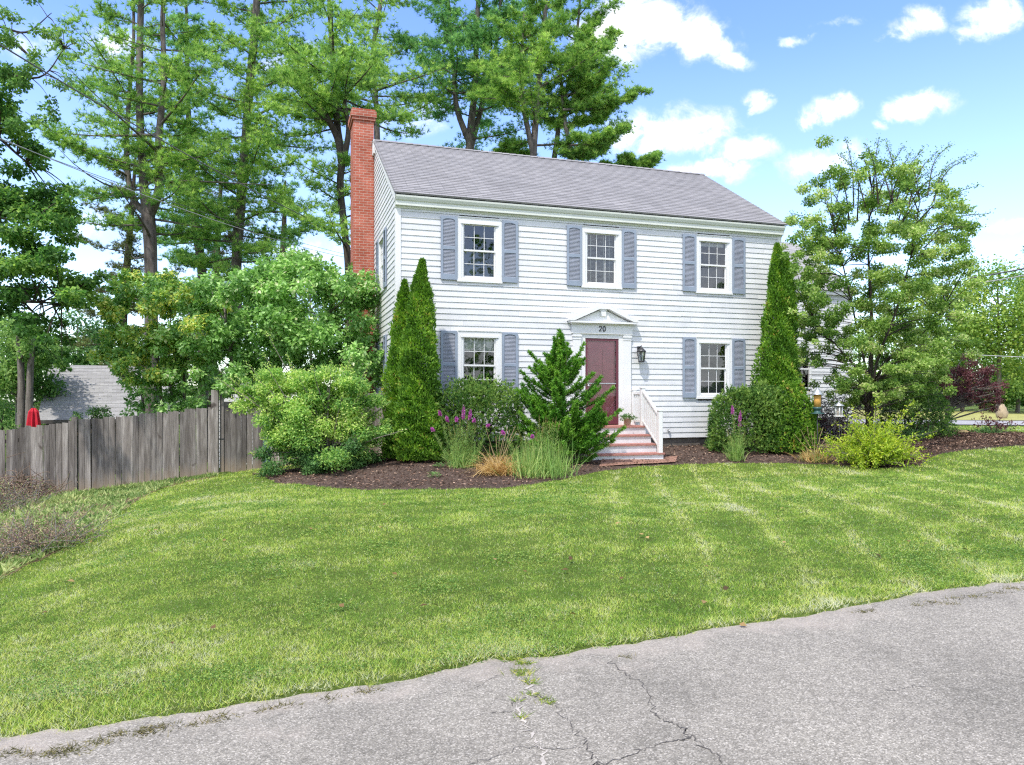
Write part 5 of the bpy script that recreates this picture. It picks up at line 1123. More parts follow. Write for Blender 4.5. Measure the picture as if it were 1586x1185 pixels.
# ------------------------------------------------------------------ HAWTHORN
def hawthorn():
    rg = np.random.default_rng(50); d = 20.6; b = gp(1346, d); root = thing('hawthorn_tree', 'wide crowned hawthorn tree with arching shoots at the right end of the house', 'tree', b)
    spec = [(1290, 300, 40), (1340, 290, 42), (1390, 300, 42), (1440, 320, 42), (1480, 350, 34), (1260, 350, 34), (1310, 350, 44), (1365, 350, 48), (1420, 370, 46), (1465, 400, 42), (1240, 400, 30), (1290, 410, 44), (1345, 415, 50), (1400, 430, 50), (1450, 450, 44), (1255, 455, 34), (1300, 470, 44), (1350, 480, 50), (1405, 490, 48), (1450, 505, 40), (1270, 515, 32), (1315, 530, 40), (1365, 540, 44), (1415, 550, 42), (1455, 550, 30), (1330, 575, 30), (1385, 585, 32), (1435, 585, 26), (1240, 500, 18), (1250, 535, 18), (1350, 255, 20), (1415, 275, 20)]
    spec += [(1300, 612, 20), (1335, 615, 20), (1405, 622, 20), (1360, 600, 24), (1245, 420, 24), (1250, 380, 24), (1270, 440, 26), (1260, 490, 26), (1280, 550, 28), (1300, 585, 26), (1240, 560, 16), (1385, 610, 24), (1420, 600, 26), (1450, 590, 22), (1320, 600, 20), (1475, 540, 20), (1480, 470, 22), (1500, 430, 18)]; C, Rr = clumps(rg, spec, d, 1.25, 10, .31, .74); T = Tubes()
    mains = [[(1346, 655), (1343, 590), (1330, 520), (1310, 430), (1290, 340)], [(1346, 650), (1348, 580), (1350, 490), (1345, 390), (1350, 290)], [(1348, 650), (1356, 570), (1385, 490), (1410, 400), (1425, 310)], [(1344, 650), (1335, 590), (1300, 540), (1260, 500)], [(1349, 640), (1365, 570), (1415, 530), (1455, 490)]]
    pall = []
    for i, m in enumerate(mains):
        p = np.array([b if j == 0 else at(x, y, d+(.5*math.sin(i*2.1))*j*.35) for j, (x, y) in enumerate(m)]); p = smooth_path(p, 5); T.add(p, np.linspace(.085 if i == 1 else .045, .01, len(p)), 8); pall.append(p)
    pall = np.concatenate(pall)
    for c in C[::2]:
        dd = np.linalg.norm(pall-c, axis=1)+np.maximum(0, pall[:, 2]-c[2]+.2)*2; a = pall[np.argmin(dd)]; T.add(smooth_path([a, (a+c)/2+[0, 0, .1], c], 3), np.linspace(.016, .005, 7), 4)
    leafy('crown', rg, C, Rr, 175, .07, .05, M['haw'], root, .62, .15, .28)
    S = []
    tips = [(1300, 238), (1310, 215), (1325, 250), (1340, 222), (1362, 212), (1372, 218), (1400, 225), (1385, 240), (1412, 235), (1432, 228), (1455, 232), (1475, 222), (1500, 240), (1515, 238), (1470, 260), (1495, 300), (1520, 285), (1535, 330), (1510, 345), (1525, 352), (1500, 375), (1460, 290), (1440, 265), (1350, 240), (1285, 255), (1270, 285), (1225, 330), (1232, 360), (1245, 305), (1222, 395), (1490, 440), (1232, 470)]
    for tx, ty in tips:
        e = at(tx, ty, d+rg.normal()*.9); q = np.array([at(1360, 350, d)[0]+(e[0]-at(1360, 350, d)[0])*.45, d+rg.normal()*.5, e[2]*.5+at(0, 380, d)[2]*.5-.3]); mid = (q+e)/2+[(e[0]-q[0])*-.12, 0, .22]; p = smooth_path([q, mid, e], 4); S.append(p); T.add(p, np.linspace(.022, .004, len(p)), 4)
    S = np.array(S); P, D, _, t, ix = shoot_leaves(rg, S, 150, .2, 1.); P = P+rg.normal(size=P.shape)*.05; leaves('shoots', P, D, unit(rdir(rg, len(P))+[0, 0, .6]), .055, .036, M['haw'], root, .3+rg.normal(size=len(P))*.2)
    T.build('trunk', M['bark_dk'], root)
hawthorn()
# ------------------------------------------------------------------ purple plum, purple seedling shrubs, bare twig bush
rg = np.random.default_rng(60); d = 23.6; b = gp(1466, d)
C, Rr = clumps(rg, [(1460, 580, 20), (1485, 572, 22), (1510, 580, 24), (1530, 592, 20), (1500, 598, 22), (1475, 598, 18), (1440, 590, 12), (1540, 605, 10), (1520, 612, 14), (1450, 618, 8), (1535, 622, 12), (1498, 616, 14), (1546, 600, 12), (1475, 612, 10)], d, .5, 6, .42, .6)
decid('purple_plum_tree', 'small purple leaved tree with a forked trunk on the mulch mound', b, [([b, b+[0, 0, .45], at(1470, 610, d), at(1480, 585, d)], [.075, .06, .04, .015]), ([b+[-.1, 0, 0], at(1457, 640, d), at(1450, 600, d), at(1440, 580, d)], [.06, .045, .03, .012]), ([b+[.02, 0, .4], at(1475, 620, d), at(1500, 600, d), at(1520, 590, d)], [.05, .04, .03, .012]), ([b+[-.15, 0, 0], at(1448, 655, d), at(1435, 645, d)], [.04, .03, .012])], C, Rr, 110, .07, .035, 'plum', 'bark_gr', 61, .08, 'tree', None, .7, .3, .2)
c = gp(1540, 23); shooty('purple_leaf_shrub', 'thin purple shrub with a green base right of the purple tree', c, 26, .85, 62, 'plum', 14, .07, .045, .9, .2, r=.008, t0=.35)
c = gp(1532, 22.8); shooty('green_perennial', 'low bright green plant at the foot of the thin purple shrub', c, 60, .38, 63, 'varieg_g', 14, .06, .035, 1., .35, cat='plant', r=.005)
c = gp(1428, 23.2); shooty('low_purple_shrub', 'low purple and green shrub at the left of the forked purple trunk', c, 40, .8, 64, 'plum', 14, .06, .04, .8, .2, r=.008)
c = gp(1408, 21); shooty('low_green_shrub', 'low green shrub between the lime shrub and the mulch mound', c, 50, .55, 66, 'varieg_g', 16, .06, .035, .9, .3, r=.006)
c = gp(1288, 21.6); rg = np.random.default_rng(65)
root = shooty('bare_twig_shrub', 'grey twiggy shrub with sparse purple leaves behind the bird feeders', c, 150, 1.7, 65, 'plum', 16, .055, .035, 1.1, .5, stem='twig_gr', r=.013, t0=.3)
n = 200; B = np.array(c)+np.c_[rg.normal(size=(n, 2))*.5, .4+.8*rg.random(n)]; S = shoots(rg, B, unit(rdir(rg, n)+[0, -.3, .3]), .5+.5*rg.random(n), .4, 5); stems_mesh('dead_twigs', S, .01, M['twig_gr'], root)
# ------------------------------------------------------------------ bird feeders, deck, rocks
def feeder_pole(root, x, y, z1, zg_, hook=True):
    s = Geo(); s.tube(smooth_path([(x, y, zg_-.1), (x, y, z1*.5+zg_*.5), (x, y, z1)], 3), .012, 8); s.build('pole', M['dark'], root)
p = gp(1266, 18.2); zt = EYE-(600-CY)/F*18.2; fd = thing('tube_bird_feeder', 'tall yellow seed tube bird feeder with a pale cone roof on a pole', 'bird feeder', p, 0, None); zb = EYE-(641-CY)/F*18.2-p[2]; zt -= p[2]
s = Geo(); s.lathe([(0, zt), (.015, zt-.01), (.145, zt-.17), (.15, zt-.185), (0, zt-.17)], (0, 0), 18); s.build('roof', M['steel'], fd)
s = Geo(); s.lathe([(.0, zt-.17), (.085, zt-.17), (.085, zb+.16), (0, zb+.16)], (0, 0), 16); s.build('seed_tube', M['seed'], fd)
s = Geo(); s.lathe([(0, zb+.17), (.1, zb+.17), (.1, zb+.12), (.07, zb+.1), (.085, zb+.03), (.16, zb+.02), (.165, zb), (0, zb-.01)], (0, 0), 18); s.build('tray', M['green_pl'], fd)
s = Geo(); s.tube([(0.02, 0, -.1), (0, 0, zb*.5), (0, 0, zb)], .014, 8); s.build('pole', M['dark'], fd)
p = gp(1299, 18.4); fd = thing('lantern_bird_feeder', 'small white lantern shaped bird feeder right of the yellow tube feeder', 'bird feeder', p); zt = EYE-(622-CY)/F*18.4-p[2]; zb = EYE-(644-CY)/F*18.4-p[2]
s = Geo(); s.lathe([(0, zt), (.02, zt-.005), (.03, zt-.035), (.14, zt-.1), (.14, zt-.115), (0, zt-.1)], (0, 0), 8); s.build('roof', M['steel'], fd)
s = Geo()
for k in range(6):
    a = k*math.pi/3+.3; s.tube([(.085*math.cos(a), .085*math.sin(a), zt-.1), (.085*math.cos(a), .085*math.sin(a), zb)], .016, 6)
s.lathe([(0, zb), (.125, zb), (.13, zb-.02), (0, zb-.025)], (0, 0), 12); s.build('cage', M['white_w'], fd)
s = Geo(); s.lathe([(0, zt-.12), (.06, zt-.12), (.06, zb), (0, zb)], (0, 0), 10); s.build('seed_core', M['pot'], fd)
s = Geo(); s.tube([(.05, 0, -.1), (.02, 0, zb*.5), (0, 0, zb-.02)], .012, 8); s.build('pole', M['dark'], fd)
pd = hw(11.2, 2.2, 0); dk = thing('low_deck', 'low dark wooden deck beside the wing behind the twiggy shrub', 'deck', (pd[0], pd[1], g1(pd[0], pd[1])), YAW); s = Geo()
for k in range(14): s.cr = RGH.random(); s.box(0, 3.2, k*.145, k*.145+.138, .5, .535)
s.build('deck_boards', M['wood_d'], dk); s = Geo()
for k in range(3): s.box(-.02, 3.22, -.03, -.002, .1+.13*k, .1+.13*k+.115)
s.build('skirt_boards', M['wood_d'], dk); s = Geo()
for x in (.05, 1.6, 3.1):
    s.box(x-.045, x+.045, .0, .09, -.3, .499)
s.build('posts', M['wood_d'], dk)
def rockm(name, label, cat, c, r, mat, seed):
    rg = np.random.default_rng(seed); root = Geo(); n, m = 14, 9; v = {}
    pts = np.array([[(math.cos(a)*math.cos(b)*r[0], math.sin(a)*math.cos(b)*r[1], math.sin(b)*r[2]) for a in np.linspace(0, 2*math.pi, n, endpoint=False)] for b in np.linspace(-1.5, 1.5, m)])
    pts *= (1+.55*(rg.random((m, n, 1))-.5)*np.array([1, 1, .6])); V = pts.reshape(-1, 3)+np.array(c); i = np.arange(m-1)[:, None]*n; k = np.arange(n)[None]; k2 = (k+1) % n
    Fc = np.stack([i+k, i+k2, i+n+k2, i+n+k], -1).reshape(-1, 4); return tag(np_mesh(name, V, Fc, M[mat]), label, cat)
c = gp(1487, 23.0); rockm('flat_rock', 'flat ochre rock lying on the mulch mound by the purple trunk', 'rock', c+[0, 0, .06], (.22, .16, .07), 'rock', 3)
c = gp(1552, 36.5); rockm('boulder', 'tan upright boulder beyond the far street', 'boulder', c+[0, 0, .3], (.24, .2, .42), 'stone', 4)
# ------------------------------------------------------------------ brush at far left
def brush_pile():
    rg = np.random.default_rng(70); c = on(25, 778); root = thing('brush_pile', 'heap of cut brown twigs against the fence at far left', 'brush pile', c); n = 420; T = Tubes()
    a = rg.random(n)*6.28; P = c+np.c_[rg.normal(size=n)*.42, rg.normal(size=n)*.25, np.abs(rg.normal(size=n))*.28]; P[:, 2] = c[2]+(P[:, 2]-c[2])*np.exp(-((P[:, 0]-c[0])/.7)**2)+.03
    D = unit(np.c_[rg.normal(size=n), rg.normal(size=n)*.7, rg.normal(size=n)*.45+.15]); S = shoots(rg, P, D, .35+.55*rg.random(n), .25, 5); S[..., 2] = np.maximum(S[..., 2], c[2]-.02)
    for s in S: T.add(s, np.linspace(.011, .004, 6), 4)
    T.build('twigs', M['twig_br'], root)
brush_pile()
c = on(12, 872); c[1] += .5; c[2] = g1(c[0], c[1])
shooty('dry_bush', 'dry grey brown bush at the left edge of the lawn', c, 270, .85, 71, 'drybrush', 30, .035, .012, 1.1, .3, stem='twig_gr', r=.005, t0=.15, rb=.3, mat2='weed', keep2=lambda P, t, rg: rg.random(len(P)) < .12)
c = on(-25, 800); c[1] += .3; c[2] = g1(c[0], c[1])
shooty('dry_bush', 'dry bush with a few green leaves just above the lower one at far left', c, 200, 1.05, 72, 'drybrush', 30, .04, .014, 1.1, .3, stem='twig_gr', r=.005, t0=.15, rb=.4, mat2='weed', keep2=lambda P, t, rg: rg.random(len(P)) < .3)
c = on(2, 770); c[1] += .1; shooty('leafy_bush', 'small green bush at the left edge behind the twig heap', c+np.array([-.35, .2, .2]), 70, .75, 73, 'varieg_g', 26, .05, .03, 1., .3, r=.005)
for i, (px, py, s) in enumerate(((75, 815, 1.), (118, 770, .8), (165, 750, .9), (88, 850, .9))):
    c = on(px, py); rg = np.random.default_rng(80+i); root = thing('weed', ['tall leafy weed beside the dry bush', 'bright weed at the foot of the fence near the seam', 'grassy weed under the middle of the left fence', 'bladed weed at the lower end of the dry strip'][i], 'weed', c, 0, 'weeds in the dry strip'); blades('leaves', rg, c, 110, .38*s, .022, .9, .5, 'weed', root, .8, .14)
# ------------------------------------------------------------------ things behind the fence
# neighbour building with grey roof
def neighbour():
    d0 = 29.0; xl = at(57, 652, d0)[0]; zE = EYE-(651-CY)/F*d0; dr = 32.6; zRr = EYE-(565-CY)/F*dr; gz = -1.4; xr = xl+6.0
    xl2 = at(76, 565, dr)[0]
    root = thing('neighbour_house', 'low grey roofed building behind the left fence', 'house', (xl, d0, gz), .46); s = Geo(); ez = zE-gz; rz_ = zRr-gz; dy = 4.0; L = 5.2; k = 15
    for i in range(k):
        a, b = i/k, (i+1)/k
        for f, fl in (([(0, dy*a, ez+(rz_-ez)*a+.015), (L, dy*a, ez+(rz_-ez)*a+.015), (L, dy*b, ez+(rz_-ez)*b), (0, dy*b, ez+(rz_-ez)*b)], 0), ([(0, dy*a, ez+(rz_-ez)*a), (L, dy*a, ez+(rz_-ez)*a), (L, dy*a, ez+(rz_-ez)*a+.015), (0, dy*a, ez+(rz_-ez)*a+.015)], 0)): s.face(f)
    s.face([(L, dy*2, ez), (0, dy*2, ez), (0, dy, rz_), (L, dy, rz_)]); s.build('roof', M['roof2'], root)
    s = Geo(); s.box(.25, L-.25, .35, dy*2-.3, 0, ez-.02); s.prism_x([(.3, ez), (dy*2-.3, ez), (dy, rz_-.15)], .25, .4); s.prism_x([(.3, ez), (dy*2-.3, ez), (dy, rz_-.15)], L-.4, L-.25); s.build('wall', M['wood_d'], root)
    s = Geo(); s.box(-.02, L+.02, -.04, -.003, ez-.14, ez-.005); s.build('fascia', M['wood_d'], root)
neighbour()
def shed():
    d = 24.5; x0 = at(331, 622, d)[0]; zE = EYE-(621-CY)/F*d; ap = at(364, 580, d); gz = g1(x0, d); hwid = ap[0]-x0; root = thing('garden_shed', 'small white clapboard shed gable seen over the gate', 'shed', (x0, d, gz), 0); s = Geo(); ez = zE-gz; az = ap[2]-gz; sl = (az-ez)/hwid
    clap(s, 0, 2*hwid, 0, az-.02, [], lambda a, o, z: (a, o, z), lambda z: (0, 2*hwid) if z < ez else ((z-ez)/sl, 2*hwid-(z-ez)/sl)); s.face([(0, 0, 0), (0, 2.2, 0), (0, 2.2, ez), (0, 0, ez)][::-1]); s.face([(2*hwid, 0, 0), (2*hwid, 2.2, 0), (2*hwid, 2.2, ez), (2*hwid, 0, ez)]); s.build('wall', M['siding'], root)
    s = Geo(); t = .05
    for sg in (0, 1):
        f = lambda x: x if not sg else 2*hwid-x
        a = [(f(-.1), ez-.1*sl+.02), (f(hwid), az+.02), (f(hwid), az+.02+t), (f(-.1), ez-.1*sl+.02+t)]; s.prism_y(a if not sg else a[::-1], -.12, 2.3)
    s.build('roof', M['roof2'], root)
    s = Geo(); a = [(0, ez-.05), (hwid, az-.05), (hwid, az+.018), (-.05, ez-.03)]; s.prism_y(a, -.06, -.025); s.build('rake_board', M['trim'], root)
shed()
p = at(52, 656, 25.5); um = thing('patio_umbrella', 'closed red patio umbrella standing behind the left fence', 'umbrella', (p[0], p[1], -1.4)); zt = EYE-(632-CY)/F*25.5+1.4
s = Geo(); s.lathe([(0, 0), (.25, 0), (.25, .05), (.03, .08), (.02, .1), (.02, zt-.02), (.025, zt+.04), (0, zt+.06)], (0, 0), 10); s.build('pole', M['dark'], um)
s = Geo(); n = 16; prof = [(.05, zt), (.13, zt-.12), (.17, zt-.45), (.2, zt-.9), (.19, zt-1.3), (.12, zt-1.35)]
o = len(s.v)
for r_, z_ in prof:
    for k in range(n): a = 2*math.pi*k/n; q = r_*(1+.22*(1 if k % 2 else -1)); s.vert((q*math.cos(a), q*math.sin(a), z_))
for i in range(len(prof)-1):
    for k in range(n): s.f.append([i*n+k, i*n+(k+1) % n, (i+1)*n+(k+1) % n, (i+1)*n+k]); s.r.append(.5); s.sm.append(False)
s.build('canopy', M['red'], um)
rg = np.random.default_rng(90); c = gp(142, 19.3); C, Rr = clumps(rg, [(140, 640, 16), (120, 643, 12), (162, 645, 12)], 19.3, .2, 3, .6)
decid('vine_bush', 'small dark green bush showing above the left fence before the grey roof', c, [([c, at(140, 690, 19.3), at(140, 650, 19.3)], [.04, .03, .015])], C, Rr, 110, .06, .035, 'mid_t', 'bark_dk', 91, .05, 'shrub')
c = gp(5, 20.5); C, Rr = clumps(rg, [(5, 645, 22), (-20, 640, 20), (15, 660, 12)], 20.5, .3, 3, .6)
decid('leafy_bush', 'green bush above the fence at the left edge, before the cedar trunks', c, [([c, at(3, 690, 20.5), at(3, 655, 20.5)], [.04, .03, .015])], C, Rr, 140, .06, .035, 'mid_t', 'bark_dk', 92, .05, 'shrub')

# ------------------------------------------------------------------ BIG TREES
def path(pts, d, rpx, base=True):
    P = [at(x, y, d+(q[0] if q else 0)) for x, y, *q in pts]
    if base: b = P[0].copy(); b[2] = g1(b[0], b[1])-.1; P = [b]+P; rpx = [rpx[0]*1.15]+list(rpx)
    return (np.array(P), [.78*r/F*d for r in rpx])
d = 27.5
pine('three stemmed white pine with bare limbs rising left of the chimney', [path([(234, 430), (230, 340), (222, 280), (216, 150), (218, 20), (222, -120, -1)], d, [12, 13, 8, 7, 6, 4]), (np.array([at(230, 335, d), at(205, 305, d+.3), at(196, 240, d+.6), at(200, 150, d+.8), at(207, 60, d+1), at(205, -60, d+1)]), [.15, .12, .1, .08, .06, .04]), (np.array([at(232, 335, d), at(247, 290, d-.4), at(246, 220, d-.8), at(254, 120, d-1), at(252, 20, d-1.1), at(262, -100, d-1.2)]), [.17, .16, .13, .1, .08, .05])], .2, 4.2, 28, 101, dead=2, dens=.75, slope=(-.15, .3))
d = 31
pine('straight single white pine with dense plates between the triple stemmed pine and the chimney', [path([(366, 430), (372, 330), (380, 230), (388, 120), (398, 0), (402, -150)], d, [10, 10, 9, 8, 7, 4])], .12, 4.4, 76, 102, dead=1, dens=1.05, slope=(-.2, .12), prof=.55)
d = 35
pine('slim dark conifer between the two larger left pines', [path([(314, 440), (304, 360), (297, 270), (292, 180), (290, 80), (288, -20)], d, [9, 8, 7, 5, 4, 2])], .05, 3.3, 52, 103, mat='pine2', dens=.95, slope=(-.25, .05), prof=.75, brk='bark_dk')
d = 25.5
pine('gnarled many stemmed white pine directly behind the chimney', [path([(540, 440), (534, 360), (527, 290), (530, 250)], d, [7, 7, 7, 7]), (np.array([at(530, 252, d), at(523, 215, d), at(505, 180, d-.3), at(485, 150, d-.4), at(472, 90, d-.5)]), [.15, .12, .1, .08, .04]), (np.array([at(531, 252, d), at(522, 190, d+.3), at(520, 130, d+.4), at(514, 70, d+.5), at(510, -10, d+.5), at(515, -90, d+.5)]), [.14, .12, .1, .09, .07, .04]), (np.array([at(532, 252, d), at(540, 200, d-.3), at(534, 160, d-.3), at(540, 130, d-.2), at(530, 80, d)]), [.11, .09, .07, .05, .03])], .35, 2.9, 18, 104, dens=.8, brk='bark_dk')
d = 34
pine('open straight white pine rising just right of the chimney top', [path([(586, 330), (584, 210), (582, 150), (578, 80), (590, 0), (596, -110)], d, [6, 6, 5, 5, 4, 3])], .35, 4.2, 34, 105, dens=.75, slope=(-.05, .3))
d = 36
pine('broad white pine behind the left half of the ridge', [path([(728, 320), (728, 215), (735, 140), (738, 60), (742, -40), (745, -110)], d, [9, 8, 6, 5, 4, 2]), (np.array([at(729, 225, d), at(708, 170, d-.4), at(703, 110, d-.6), at(696, 30, d-.8), at(690, -60, d-.8)]), [.17, .13, .1, .08, .04]), (np.array([at(729, 232, d), at(752, 140, d+.5), at(770, 60, d+.8), at(776, -20, d+1)]), [.14, .12, .09, .05])], .3, 3.9, 26, 106, mat='pine2', dens=1.25)
d = 33
pine('spreading white pine behind the middle of the ridge with long limbs to the right', [path([(826, 330), (826, 240), (832, 160), (838, 80), (846, 0), (850, -80)], d, [7, 7, 6, 5, 4, 2]), (np.array([at(827, 245, d), at(812, 170, d-.3), at(808, 100, d-.4), at(812, 20, d-.4)]), [.13, .11, .08, .04]), (np.array([at(852, 290, d+1), at(862, 220, d+1), at(868, 180, d+1), at(884, 110, d+1.2), at(896, 30, d+1.3), at(900, -30, d+1.3)]), [.14, .12, .1, .08, .06, .03])], .35, 3.7, 24, 107, dens=1.2)
def limb_tree(label, d, base_px, limbs, seed, mat='pine'):
    """short pine whose listed limbs reach over the roof line: (px,py)->(px,py)"""
    pine(label, limbs, .0, .9, 26, seed, mat, dens=1.3, prof=.45, slope=(-.05, .25))
d = 33
def limb(a, b, d, r=.05, z=.3): A = at(*a, d); B = at(*b, d); return (np.array([A, (A+B)/2+[0, 0, -z], B]), [r, r*.7, .012])
root = pine('leaning white pine limbs reaching right above the ridge, tips against the sky', [path([(890, 330), (886, 250), (872, 170), (868, 100)], 33.4, [6, 5, 4, 2]), limb((872, 170), (1000, 142), 33), limb((874, 190), (950, 168), 33.4), limb((868, 130), (955, 50), 33.2), limb((884, 225), (975, 196), 32.6), limb((870, 150), (950, 100), 33.3), limb((880, 240), (940, 222), 33), limb((866, 110), (925, 25), 33.6), limb((872, 175), (925, 130), 33.8)], .25, .75, 20, 108, dens=2.2, prof=.7, slope=(.0, .3))
pine('low pine crown showing above the right part of the ridge', [path([(975, 330), (972, 262), (970, 243)], 34, [4, 3, 1]), limb((970, 262), (1018, 240), 34), limb((970, 262), (935, 256), 34), limb((972, 258), (1000, 250), 34.3)], .55, .6, 16, 109, dens=2.4)
pine('low pine crown peeping over the ridge beside the spreading pine', [path([(790, 330), (792, 250), (790, 222)], 35, [5, 4, 1]), limb((790, 244), (772, 238), 35), limb((792, 244), (815, 240), 35)], .6, .75, 18, 110, dens=2.2)
d = 37
pine('brown green conifer with drooping plates far behind the left fence', [path([(190, 520), (196, 420), (204, 330), (210, 240)], d, [8, 7, 5, 2])], .02, 3.7, 46, 111, mat='hemlock', dens=.9, slope=(-.3, .0), prof=.8, brk='bark_dk')
d = 40
pine('dark conifer low behind the lilac and the slim conifer', [path([(330, 520), (334, 430), (340, 330), (344, 240)], d, [8, 7, 5, 2])], .05, 4.2, 44, 112, mat='hemlock', dens=.85, slope=(-.2, .05), prof=.7, brk='bark_dk')
d = 44
pine('pale conifer far back between the lilac and the bare pine trunk', [path([(430, 520), (436, 430), (440, 350), (442, 280)], d, [8, 7, 5, 2])], .1, 3.2, 34, 113, mat='pine2', dens=.7, slope=(-.15, .1), prof=.7, brk='bark_dk')
# left overhanging maple
def maple():
    rg = np.random.default_rng(120); d = 18.5; b = gp(-190, d); root = thing('maple_tree', 'big dark leaved maple leaning in from the left edge over the fence', 'tree', b)
    spec = [(20, 275, 45), (60, 310, 40), (10, 330, 50), (80, 330, 32), (40, 370, 48), (90, 390, 40), (10, 420, 50), (60, 420, 48), (110, 430, 36), (30, 460, 36), (90, 460, 30), (130, 455, 24), (140, 440, 18), (10, 180, 34), (0, 130, 30), (30, 230, 34), (60, 250, 22), (100, 300, 20), (105, 345, 18), (60, 500, 26), (90, 520, 22), (100, 545, 18), (40, 490, 24), (-40, 300, 60), (-50, 400, 60), (-60, 200, 60), (-60, 470, 40), (-110, 300, 60), (-110, 420, 60), (-110, 180, 60), (-160, 320, 60)]
    C, Rr = clumps(rg, spec, d, 1.1, 4, .55, .5); T = Tubes(); mains = [[(-190, 800), (-195, 600), (-185, 400), (-170, 200), (-150, 60)], [(-192, 600), (-130, 480), (-60, 450), (20, 465), (95, 470)], [(-188, 450), (-120, 350), (-40, 330), (50, 350)], [(-185, 380), (-110, 240), (-30, 200), (40, 250)], [(-178, 280), (-90, 120), (0, 60), (60, 100)]]
    pall = []
    for i, m in enumerate(mains):
        p = np.array([b if (i == 0 and j == 0) else at(x, y, d+.4*math.sin(i+j)) for j, (x, y) in enumerate(m)]); p = smooth_path(p, 5); T.add(p, np.linspace(.34 if i == 0 else .12, .02, len(p)), 8); pall.append(p)
    pall = np.concatenate(pall)
    for c in C:
        a = pall[np.argmin(np.linalg.norm(pall-c, axis=1))]; T.add(smooth_path([a, (a+c)/2+[0, 0, .1], c], 3), np.linspace(.025, .006, 7), 4)
    leafy('crown', rg, C, Rr, 300, .105, .08, M['maple'], root, .5, .35, .25)
    spec = [(20, 20, 24), (40, 60, 22), (80, 40, 14), (60, 90, 20), (20, 100, 26), (80, 70, 14), (110, 60, 12), (45, 130, 20), (70, 150, 16), (90, 170, 14), (30, 170, 22), (60, 190, 14), (10, 60, 24), (120, 80, 9), (105, 130, 9), (85, 125, 8)]
    C, Rr = clumps(rg, spec, 16.5, .6, 3, .55, .6); leafy('crown', rg, C, Rr, 60, .085, .05, M['mid_t'], root, .6, .3, .25)
    p = smooth_path(np.array([at(-170, 200, 18), at(-100, 120, 17), at(-20, 110, 16.6), (at(60, 120, 16.5)), at(100, 75, 16.5)]), 6); T.add(p, np.linspace(.06, .008, len(p)), 6); p2 = smooth_path(np.array([at(-170, 200, 18), at(-100, 40, 17), at(-10, 40, 16.6), at(40, 50, 16.5), at(80, 20, 16.5)]), 6); T.add(p2, np.linspace(.06, .008, len(p2)), 6); pall = np.concatenate([p, p2])
    for c in C:
        dq = np.linalg.norm(pall-c, axis=1); a = pall[np.argmin(dq)]
        if dq.min() < .8: T.add(smooth_path([a, (a+c)/2+[0, 0, .06], c], 3), np.linspace(.012, .004, 7), 4)
    T.build('trunk', M['bark_dk'], root)
maple()
def bgtree(px, ptop, pbot, wpx, d, label, mat, seed, L=.19, W=.13, per=230, brk='bark_gr', group='trees beyond the garden', name='broadleaf_tree', k=26, trunk_px=None):
    rg = np.random.default_rng(seed); b = gp(px, d); zt = EYE-(ptop-CY)/F*d; zb = max(b[2]+.3, EYE-(pbot-CY)/F*d); r = wpx/F*d/2; C = []; Rr = []
    cz = (zt+zb)/2; hz = (zt-zb)/2
    for i in range(k):
        u = rdir(rg, 1)[0]; q = rg.random()**.33*.78; C.append((b[0]+u[0]*r*q, d+u[1]*r*.8*q, cz+u[2]*hz*q)); Rr.append(min(r, hz)*(.28+.16*rg.random()))
    per = int(per*1.5); decid(name, label, b, [([b-[0, 0, .2], b+[.1, 0, (cz-b[2])*.5], np.array([b[0], d, cz+hz*.5])], [.16, .12, .04])], C, Rr, per, L, W, mat, brk, seed, .2, 'tree', group, .75, .3, .3)
bgtree(1440, 395, 640, 190, 46, 'bright green tree right behind the hawthorn, across the street', 'lime_t', 130, k=34, per=200)
bgtree(1545, 375, 640, 190, 44, 'tallest bright green tree at the right edge beyond the street', 'lime_t', 131, k=38, per=220)
bgtree(1660, 385, 640, 220, 48, 'bright green tree cut by the right edge beyond the street', 'lime_t', 132, k=34, per=180)
bgtree(1490, 480, 650, 150, 55, 'mid green tree low behind the purple tree across the street', 'mid_t', 133, k=26, per=200)
bgtree(1575, 545, 660, 120, 50, 'dark green low tree at the right edge above the far lawn', 'mid_t', 134, k=22, per=200)
bgtree(1420, 520, 650, 120, 52, 'mid green tree behind the dark yew and the hawthorn trunk', 'mid_t', 135, k=22, per=160)
bgtree(1600, 335, 600, 80, 60, 'pointed dark tree at the upper right edge behind the bright trees', 'pine2', 136, L=.3, W=.06, k=20)
bgtree(25, 470, 640, 150, 30, 'light green tree over two pale trunks at far left behind the fence', 'mid_t', 137, L=.16, W=.1, k=26, per=200)
bgtree(120, 470, 600, 130, 42, 'pale green tree behind the grey roof', 'varieg_g', 138, k=24, per=150)
bgtree(-70, 430, 680, 180, 33, 'dark tree at the left edge behind the cedar trunks', 'mid_t', 139, k=26, per=150)
bgtree(45, 560, 700, 200, 48, 'dark understorey tree low behind the red umbrella', 'maple', 140, k=30, per=150)
bgtree(260, 520, 680, 150, 45, 'dark understorey tree behind the yellowing lilac', 'maple', 141, k=24, per=150)
bgtree(330, 400, 620, 160, 50, 'mid green tree far behind the dense lilac', 'mid_t', 142, k=24, per=150)
bgtree(480, 390, 600, 130, 52, 'mid green tree far behind the lilac beside the chimney', 'mid_t', 143, k=22, per=150)
bgtree(1330, 470, 650, 150, 58, 'mid green tree far behind the wing of the house', 'mid_t', 144, k=20, per=120)
for i, (px, tp, wd, lb) in enumerate(((1395, 575, 90, 'dark bush bank behind the shaded yew across the street'), (1455, 585, 90, 'dark bush bank behind the purple tree across the street'), (1525, 590, 90, 'dark bush bank behind the boulder across the street'), (1600, 580, 110, 'dark bush bank at the right edge across the street'), (1340, 590, 90, 'dark bush bank behind the hawthorn trunk across the street'))): bgtree(px, tp, 655, wd, 57, lb, 'mid_t', 180+i, L=.3, W=.2, k=22, per=130)
